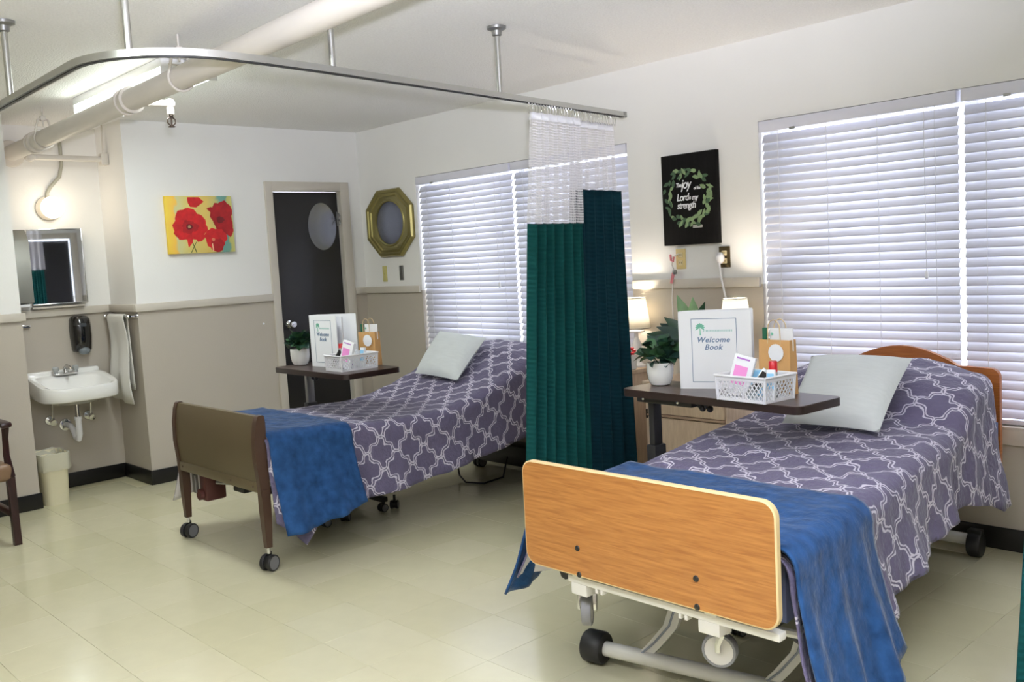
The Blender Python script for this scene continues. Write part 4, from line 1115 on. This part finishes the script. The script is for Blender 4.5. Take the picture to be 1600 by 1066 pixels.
# outlets
def plate(c, w, h, mat, name, label, cat, sockets, axis='y'):
    R = thing(name, c, label, cat)
    def bx(u0, u1, z0, z1, d0, d1, m, nm, bev=.002, par=None):
        if axis == 'y': a, e = (c[0]+u0, -d1, c[2]+z0), (c[0]+u1, -d0, c[2]+z1)
        else: a, e = (d0, c[1]+u0, c[2]+z0), (d1, c[1]+u1, c[2]+z1)
        return MB().bb(a, e, bev).build(nm, m, par or R)
    bx(-w/2, w/2, -h/2, h/2, 0.0, .006, mat, 'cover_plate')
    if sockets == 'outlet':
        for z in (-.022, .022):
            s = bx(-.016, .016, z-.014, z+.014, .006, .009, M('socket_ivory', (226, 210, 168), .4), 'socket', .003)
            for u in (-.006, .006): bx(u-.001, u+.001, z-.004, z+.006, .009, .0096, BLACK, 'slot', 0, s)
    elif sockets == 'switch':
        s = bx(-.005, .005, -.012, .012, .006, .009, mat, 'toggle_base', .001); bx(-.003, .003, -.002, .01, .009, .018, mat, 'toggle', .001, s)
    return R
IVORY = M('ivory_plastic', (222, 200, 140), .4); BRASSD = M('dark_brass', (92, 78, 52), .35, .6)
plate((3.164, 0, 1.372), .066, .115, IVORY, 'wall_outlet', 'ivory wall outlet under the black script canvas', 'outlet', 'outlet')
plate((3.459, 0, 1.372), .07, .115, BRASSD, 'wall_outlet', 'dark brass wall outlet holding the white lamp plug', 'outlet', 'outlet')
plate((.276, 0, 1.357), .055, .124, M('yellow_ivory', (204, 196, 130), .45), 'light_switch', 'yellowed ivory switch plate under the octagonal mirror', 'switch', 'switch')
plate((.497, 0, 1.36), .05, .115, STEEL, 'light_switch', 'grey metal switch plate beside the left blinds', 'switch', 'switch')
R = thing('lamp_plug', (3.44, -.02, 1.36), 'white lamp plug and cord running down to the right table lamp', 'plug')
MB().sphere((3.447, -.03, 1.368), .03, (.85, .75, 1.05)).build('plug_body', WHITEP, R)
MB().tube([(3.447, -.04, 1.35), (3.452, -.038, 1.27), (3.475, -.035, 1.16), (3.52, -.03, 1.0), (3.55, -.035, .80), (3.58, -.08, .742), (3.61, -.14, .741)], .0055, 8).build('cord', WHITEP, R)
R = thing('call_cord', (3.11, -.02, 1.04), 'pale pull cord with pink clips hanging below the ivory outlet', 'cord')
MB().tube([(3.15, -.008, 1.40), (3.12, -.02, 1.385), (3.112, -.022, 1.34), (3.13, -.022, 1.30), (3.115, -.022, 1.24), (3.105, -.022, 1.15), (3.112, -.03, 1.06), (3.125, -.04, .98)], .004, 6).build('cord', M('clear_cord', (226, 224, 222), .4), R)
MB().tube([(3.108, -.026, 1.40), (3.112, -.028, 1.365), (3.128, -.028, 1.36), (3.132, -.028, 1.385)], .006, 6).build('clip', M('pink_plastic', (226, 140, 150), .4), R)
MB().tube([(3.128, -.03, 1.295), (3.11, -.03, 1.235)], .009, 6).build('clip', MATS['pink_plastic'], R)
MB().bb((3.125, -.04, 1.285), (3.148, -.02, 1.312), .006).build('pull_bead', STEEL, R)

# ================================================================== door wall and corner things
P = thing('poppy_painting', (.015, -1.39, 1.585), 'canvas of red poppies on a yellow and teal background', 'picture')
py0, py1, pz0, pz1 = -1.638, -1.142, 1.587, 1.989
m = M('painted_canvas', (212, 190, 110), .6, var=.15, vscale=16)
nt = m.node_tree; p = nt.nodes['Principled BSDF']; tc = nt.nodes.new('ShaderNodeTexCoord'); sp = nt.nodes.new('ShaderNodeSeparateXYZ'); nt.links.new(tc.outputs['Object'], sp.inputs[0])
cr = nt.nodes.new('ShaderNodeValToRGB'); el = cr.color_ramp
mr = nt.nodes.new('ShaderNodeMapRange'); mr.inputs[1].default_value = -.248; mr.inputs[2].default_value = .248
nz = nt.nodes.new('ShaderNodeTexNoise'); nz.inputs['Scale'].default_value = 14; nz.inputs['Detail'].default_value = 6; nt.links.new(tc.outputs['Object'], nz.inputs['Vector'])
nt.links.new(math_node(nt, 'ADD', sp.outputs['Y'], math_node(nt, 'MULTIPLY', math_node(nt, 'SUBTRACT', nz.outputs[0], .5), .09)), mr.inputs[0])
el.elements[0].position = 0; el.elements[0].color = lin((238, 206, 70)); el.elements[1].position = 1; el.elements[1].color = lin((206, 206, 130))
for pos, c in ((.12, (240, 190, 80)), (.16, (206, 204, 150)), (.3, (214, 200, 120)), (.6, (222, 194, 104)), (.75, (200, 190, 120)), (.8, (110, 165, 155)), (.92, (120, 165, 150)), (.95, (204, 200, 116))):
    e = el.elements.new(pos); e.color = lin(c)
nt.links.new(mr.outputs[0], cr.inputs[0]); nt.links.new(cr.outputs[0], p.inputs['Base Color'])
MB().bb((.002, py0, pz0), (.032, py1, pz1), .003).build('canvas', m, P)
def pp(u, v, d): return Vector((.0322+d, py0+u*(py1-py0), pz1-v*(pz1-pz0)))
def petal(pts, mat, d, name='painted_petal'):
    MB().prism(pts, lambda a, c, t: pp(a, c, t), d, d+.0003).build(name, mat, P, smooth=0)
REDA = M('poppy_red', (200, 30, 34), .6, var=.25, vscale=22); REDB = M('poppy_deep_red', (164, 22, 28), .6, var=.3, vscale=22); REDC = M('poppy_dark_centre', (110, 20, 26), .6, var=.3, vscale=30)
def blob(cu, cv, ru, rv, seed, n=40, w=.08, lo=0., hi=2*PI):
    r = random.Random(seed); ph = [r.uniform(0, 6) for _ in range(3)]
    out = []
    for k in range(n):
        a = lo+(hi-lo)*k/n; q = 1+w*math.sin(3*a+ph[0])+w*.6*math.sin(7*a+ph[1])+w*.4*math.sin(13*a+ph[2])
        out.append((min(.995, max(.005, cu+ru*q*math.cos(a))), min(.995, max(.005, cv+rv*q*math.sin(a)))))
    return out
petal(blob(.33, .5, .25, .275, 1), REDA, 0); petal(blob(.2, .62, .1, .12, 2), REDA, .0003); petal(blob(.47, .7, .07, .1, 8), REDA, .0003)
petal([(.27, .7), (.37, .72), (.35, .82), (.29, .9), (.28, .8)], REDA, .0004)
petal(blob(.33, .54, .12, .11, 3, w=.12), REDB, .0007); petal(blob(.325, .535, .05, .05, 4, w=.05), REDC, .001)
petal(blob(.325, .535, .022, .025, 4, w=.02), M('poppy_stamen', (170, 150, 110), .6), .0013)
petal(blob(.83, .36, .165, .28, 5), REDB, 0); petal([(.6, .22), (.67, .19), (.74, .23), (.72, .34), (.66, .29)], REDB, .0003); petal(blob(.92, .55, .075, .17, 6), REDB, .0004)
petal(blob(.8, .42, .06, .06, 7), REDC, .0008)
petal(blob(.71, .76, .165, .20, 9), REDA, .0009); petal(blob(.73, .87, .10, .12, 10), REDB, .0012)
petal(blob(.67, .77, .025, .03, 11), M('poppy_eye', (206, 120, 90), .6), .0016)
petal([(.325, .02), (.5, .02), (.57, .1), (.45, .2), (.36, .19), (.33, .12)], REDA, .0002)
petal([(.64, .85), (.655, .83), (.665, .97), (.65, .985)], M('poppy_cream', (244, 200, 160), .6), .0018)
STEMM = M('poppy_stem', (84, 96, 44), .6)
petal([(.405, .80), (.415, .80), (.33, .99), (.315, .99)], STEMM, .0002, 'painted_stem'); petal([(.33, .76), (.345, .76), (.41, .99), (.395, .99)], STEMM, .0002, 'painted_stem')
# octagonal mirror
cx, cz = .405, 1.752; hw_, hh = .298, .262
R = thing('octagonal_mirror', (cx, -.01, cz-hh), 'octagonal antique gold framed mirror with an oval glass', 'mirror')
def octo(k, y):
    a, b_ = hw_*k, hh*k; c = .46
    return [(cx+a, y, cz-b_*c), (cx+a, y, cz+b_*c), (cx+a*c, y, cz+b_), (cx-a*c, y, cz+b_), (cx-a, y, cz+b_*c), (cx-a, y, cz-b_*c), (cx-a*c, y, cz-b_), (cx+a*c, y, cz-b_)]
def sub8(pl, n=6):
    out = []
    for i in range(8):
        a, d = Vector(pl[i]), Vector(pl[(i+1) % 8])
        for k in range(n): out.append(a+(d-a)*k/n)
    return out
def ellip(k, y, pl):
    out = []
    for v in pl:
        a = math.atan2((v.z-cz)/hh, (v.x-cx)/hw_); out.append(Vector((cx+hw_*.60*k*math.cos(a), y, cz+hh*.64*k*math.sin(a))))
    return out
b = MB(); base = sub8(octo(1, 0))
rings = [sub8(octo(1, -.002)), sub8(octo(1, -.022)), sub8(octo(.965, -.036)), sub8(octo(.90, -.036)), sub8(octo(.87, -.028)), sub8(octo(.80, -.03)), sub8(octo(.77, -.022)), ellip(1.1, -.020, base), ellip(1.06, -.026, base), ellip(1.0, -.024, base), ellip(.98, -.014, base)]
rv = [b.ring(r) for r in rings]
for a, d in zip(rv, rv[1:]): b.bridge(a, d)
b.bm.faces.new(rv[0][::-1]); b.build('mirror_frame', GOLD, R, smooth=25)
b = MB(); e = ellip(1.0, -.016, base); b.bm.faces.new(b.ring(e)); e2 = b.ring(ellip(1.0, -.006, base)); b.bm.faces.new(e2[::-1]); b.build('mirror_pane', DMIRROR, R)

# ================================================================== sink alcove
R = thing('wall_sink', (XA+.23, -2.26, .6), 'white wall-hung porcelain sink with chrome taps and exposed drain', 'sink')
def sinkring(kx, ky, z, xs=0.):
    out = []
    for k in range(36):
        a = 2*PI*k/36; cx_, sy_ = math.cos(a), math.sin(a)
        ex, ey = abs(cx_)**.42*(1 if cx_ > 0 else -1), abs(sy_)**.42*(1 if sy_ > 0 else -1)
        yy = ey*.255*ky; xx = ex*.225*kx; z_ = z+(.03-.075*(xx+xs+.225)/.45)*min(1, max(0, (z-.64)/.06))
        if xx > .05: xx -= .05*(abs(ey)**3)*(xx/.225)      # bowed front
        out.append(Vector((XA+.228+xs+xx, -2.26+yy, z_)))
    return out
b = MB()
prof = [(.55, .5, .615, -.03), (.80, .82, .645, -.01), (.97, .98, .668, 0), (1, 1, .70, 0), (1, 1, .772, 0), (.985, .985, .782, 0), (.94, .94, .784, 0), (.80, .82, .78, .035), (.74, .78, .765, .04), (.62, .7, .70, .045), (.4, .45, .668, .045), (.1, .1, .66, .045)]
rv = [b.ring(sinkring(kx, ky, z, xs)) for kx, ky, z, xs in prof]
for a, d in zip(rv, rv[1:]): b.bridge(a, d)
b.bm.faces.new(rv[0][::-1]); b.bm.faces.new(rv[-1]); b.build('basin', PORC, R, smooth=50)
MB().bb((XA+.002, -2.50, .70), (XA+.05, -2.02, .835), .018).build('back_ledge', PORC, R)
fx = XA+.085; FZ = .018
fa = MB(); fa.bb((fx-.022, -2.335, .80), (fx+.022, -2.185, .818), .008).tube([(fx, -2.26, .813), (fx, -2.26, .848), (fx+.03, -2.26, .863), (fx+.085, -2.26, .853), (fx+.10, -2.26, .838)], [.018, .016, .014, .012, .011], 12)
F = fa.build('faucet', CHROME, R)
for y in (-2.325, -2.195):
    MB().lathe([(.016, 0), (.014, .015), (.02, .022), (.022, .04), (.015, .048), (0, .05)], (fx, y, .813), 12, cap=False).build('tap_handle', M('clear_acrylic', (220, 226, 228), .1, trans=.6), F)
MB().tube([(XA+.24, -2.26, .63), (XA+.24, -2.26, .50)], .016, 12).build('tailpiece', CHROME, R)
MB().lathe([(.024, 0), (.024, .02)], (XA+.24, -2.26, .50), 14).tube([(XA+.24, -2.26, .50), (XA+.24, -2.26, .40), (XA+.22, -2.262, .365), (XA+.18, -2.265, .37), (XA+.15, -2.268, .42), (XA+.10, -2.27, .445), (XA+.012, -2.272, .445)], .02, 12).build('drain_trap', WHITEP, R)
MB().lathe([(.02, 0), (.042, 0), (.04, .01), (.022, .014)], (XA, -2.272, .445), 16, (1, 0, 0)).build('wall_escutcheon', CHROME, R)
for y in (-2.37, -2.115):
    b = MB(); b.lathe([(.02, 0), (.035, 0), (.03, .01), (.01, .014), (.01, .06)], (XA, y, .49), 14, (1, 0, 0)).sphere((XA+.06, y, .49), .016).tube([(XA+.06, y, .49), (XA+.07, y+.005, .60), (XA+.07, y+.02, .68)], .006, 8)
    b.lathe([(.006, 0), (.006, .02), (.022, .022), (.022, .032), (0, .034)], (XA+.06, y, .49), 14, (.8, 0, -.3)); b.build('shutoff_valve', CHROME, R)
# mirror cabinet
R = thing('cabinet_mirror', (XA+.03, -2.235, 1.29), 'rectangular mirror cabinet above the sink', 'mirror')
q = rotz(math.radians(-5)); cm = Vector((XA+.045, -2.235, 1.545))
MB().bb((XA, -2.40, 1.30), (XA+.03, -2.075, 1.79), .002).build('cabinet_body', STEEL, R)
MB().box(cm, (.006, .345, .50), 0, q).build('mirror_door', MIRROR, R)
MB().box(cm+Vector((0, 0, -.254)), (.012, .347, .008), .001, q).box(cm+Vector((0, 0, .254)), (.012, .347, .008), .001, q).box(cm+q @ Vector((0, .174, 0)), (.012, .006, .51), .001, q).build('mirror_frame', CHROME, R)
MB().bb((XA, -2.42, 1.262), (XA+.055, -2.08, 1.275), .003).build('shelf_ledge', TRIM, R)
# paper towel dispenser
R = thing('towel_dispenser', (XA+.06, -2.52, 1.30), 'grey steel paper towel dispenser left of the cabinet mirror', 'dispenser')
b = MB(); b.prism([(0, 1.30), (.12, 1.31), (.125, 1.72), (.06, 1.80), (0, 1.80)], lambda a, z, d: Vector((XA+a, d, z)), -2.60, -2.425); b.build('dispenser_box', M('brushed_grey', (128, 128, 122), .4, .5), R)
MB().bb((XA+.12, -2.575, 1.40), (XA+.13, -2.53, 1.60), .003).build('paper_window', BLACK, R)
MB().sphere((XA+.127, -2.55, 1.37), .008, u=8, v=6).build('lock', CHROME, R)
MB().bb((XA+.02, -2.59, 1.283), (XA+.11, -2.45, 1.302), .003).build('paper_sheet', PAPER, R)
# soap dispenser
R = thing('soap_dispenser', (XA+.05, -2.12, .925), 'glossy black soap dispenser on the wall above the sink', 'dispenser')
b = MB(); rv = []
for z, w, d in ((.945, .052, .075), (.96, .06, .092), (1.05, .066, .10), (1.12, .066, .10), (1.17, .062, .092), (1.19, .05, .075), (1.198, .03, .05)):
    rv.append(b.ring([(XA+.001, -2.12-w, z), (XA+d*.6, -2.12-w, z), (XA+d*.9, -2.12-w*.7, z), (XA+d, -2.12-w*.3, z), (XA+d, -2.12+w*.3, z), (XA+d*.9, -2.12+w*.7, z), (XA+d*.6, -2.12+w, z), (XA+.001, -2.12+w, z)]))
for a, d in zip(rv, rv[1:]): b.bridge(a, d)
b.bm.faces.new(rv[0][::-1]); b.bm.faces.new(rv[-1]); b.build('dispenser_body', M('gloss_black', (12, 12, 13), .12, coat=.6), R, smooth=50)
MB().sphere((XA+.075, -2.12, .952), .04, (.8, 1, .72)).build('push_lever', M('grey_push', (110, 118, 124), .3), R)
MB().bb((XA+.098, -2.14, 1.12), (XA+.1035, -2.10, 1.145), .002).build('sight_window', M('dark_window', (60, 66, 72), .2), R)
# small metal bracket, towel bar, towel
tag(MB().bb((XA, -2.50, 1.139), (XA+.022, -2.436, 1.162), .004).build('wall_bracket', CHROME), 'small chrome bracket on the wall left of the sink', 'bracket')
R = thing('towel_bar', (-.22, YN-.04, 1.165), 'chrome towel bar on the alcove side wall', 'towel bar')
MB().tube([(-.45, YN-.055, 1.178), (.0, YN-.055, 1.178)], .0085, 10).build('bar', CHROME, R)
for x in (-.44, -.012): MB().lathe([(.022, 0), (.02, .008), (.01, .014), (.01, .055), (.014, .06), (.012, .068), (0, .07)], (x, YN, 1.178), 14, (0, -1, 0), cap=False).build('bar_post', CHROME, R)
b = MB(); Pn = []
prof = [(-.062, .60)]+[(-.066-.01*math.sin(k*.5), .60+.57*k/14) for k in range(1, 15)]+[(-.067, 1.185), (-.055, 1.192), (-.043, 1.185)]+[(-.040, 1.17-.5*k/10) for k in range(11)]
for (dy, z) in prof:
    row = []
    for k in range(21):
        s = k/20; spread_ = 1+.16*(1.19-z); x = -.225+(s-.5)*.29*spread_
        fold = .012*math.sin(s*9+1.5)*(1.19-z)/.6; drop = -.03*s*(1 if z < .62 else 0)
        row.append(Vector((x+.03*(1.19-z), YN+dy-(fold+.012*(1.19-z) if dy < -.055 else 0), z+drop)))
    Pn.append(row)
b.grid(Pn); tag(b.build('hand_towel', TOWEL, solid=.006, smooth=60), 'white terry towel hanging on the chrome bar beside the sink', 'towel')
# globe wall lamp with conduit
R = thing('globe_lamp', (XA, -2.235, 1.86), 'lit round globe lamp with a curved conduit above the cabinet mirror', 'lamp')
MB().lathe([(.082, 0), (.082, .014), (.06, .022), (.05, .03)], (XA, -2.245, 1.945), 24, (1, 0, 0)).build('backplate', TRIM, R)
MB().sphere((XA+.085, -2.24, 1.945), .074, (.9, 1, 1), 24, 14).build('globe', M('lit_globe', (255, 250, 240), .3, emit=(255, 240, 214), estr=5), R)
l = bpy.data.lights.new('globe_light', 'POINT'); l.energy = 1.6; l.color = (1, .84, .64); l.shadow_soft_size = .07
o = bpy.data.objects.new('globe_light', l); COL.objects.link(o); o.parent = R; o.location = Vector((XA+.19, -2.24, 1.95))-R.location
MB().tube([(XA+.02, -2.13, H-.002), (XA+.02, -2.135, 2.24), (XA+.02, -2.155, 2.16), (XA+.02, -2.22, 2.09), (XA+.02, -2.245, 2.05), (XA+.02, -2.25, 2.0)], .012, 10).build('conduit', M('conduit_grey', (176, 174, 160), .4, .3), R)
# wastebasket with liner
R = thing('wastebasket', (-.12, -2.50, 0), 'cream plastic wastebasket with a clear liner under the sink', 'wastebasket')
def binring(w, d, z, n=28):
    out = []
    for k in range(n):
        a = 2*PI*k/n; c_, s_ = math.cos(a), math.sin(a)
        out.append(Vector((-.12+abs(c_)**.5*(1 if c_ > 0 else -1)*w, -2.50+abs(s_)**.5*(1 if s_ > 0 else -1)*d, z)))
    return out
b = MB(); rv = [b.ring(binring(*t)) for t in ((.12, .075, 0), (.122, .077, .01), (.135, .09, .31), (.139, .094, .315), (.139, .094, .33), (.133, .088, .33), (.128, .083, .30), (.11, .066, .03))]
for a, d in zip(rv, rv[1:]): b.bridge(a, d)
b.bm.faces.new(rv[0][::-1]); b.bm.faces.new(rv[-1]); b.build('bin', M('cream_plastic', (222, 216, 188), .45), R, smooth=50)
LIN, _ = mix_shader('clear_liner', 'transparent', (228, 226, 210), .45, .25)
b = MB(); rv = []
for w, d, z, am in ((.125, .08, .30, 0), (.137, .092, .338, .004), (.146, .10, .335, .004), (.145, .099, .27, .004), (.147, .102, .235, .006), (.143, .097, .225, .004)):
    rv.append(b.ring([v+Vector((am*math.sin(k*2.3), am*math.cos(k*3.1), am*math.sin(k*1.7))) for k, v in enumerate(binring(w, d, z))]))
for a, d in zip(rv, rv[1:]): b.bridge(a, d)
b.build('liner_bag', LIN, R, smooth=60)
# armchair at the left border
R = thing('armchair', (.5, -3.24, 0), 'dark wooden armchair with a brown vinyl seat at the left edge', 'chair')
SEATM = M('brown_vinyl', (124, 98, 74), .4)
X1, X0, Y1, Y0 = .77, .24, -2.965, -3.53
MB().box(((X0+X1)/2, (Y0+Y1)/2, .41), (.56, .59, .10), .03, seg=3).build('seat', SEATM, R)
for yy in (Y1, Y0):
    MB().tube([(X1, yy, 0), (X1-.006, yy, .2), (X1-.012, yy, .38)], [.027, .027, .029], 4).build('leg', MAHOG, R)
    MB().tube([(X0-.06, yy, 0), (X0-.01, yy, .3), (X0, yy, .45), (X0-.06, yy, .95)], [.022, .024, .026, .02], 4).build('leg', MAHOG, R)
    MB().tube([(X1-.012, yy+.005, .38), (X1-.04, yy, .50), (X1-.03, yy, .60), (X1-.01, yy, .66)], [.026, .019, .018, .022], 6).build('arm_post', MAHOG, R)
    MB().box(((X0+X1)/2-.0, yy, .675), (.58, .06, .032), .012).build('armrest', MAHOG, R)
    MB().bb((X0-.02, yy-.012, .15), (X1, yy+.012, .19), .004).build('stretcher', MAHOG, R)
MB().box((X0-.035, (Y0+Y1)/2, .72), (.06, .52, .36), .025, Matrix.Rotation(math.radians(-8), 3, 'Y')).build('backrest', SEATM, R)
tag(MB().lathe([(.008, 0), (.007, .004), (0, .005)], (0, -.947, 1.04), 8, (1, 0, 0), cap=False).build('wall_button', PAPER), 'tiny white wall bumper beside the black door', 'bumper')
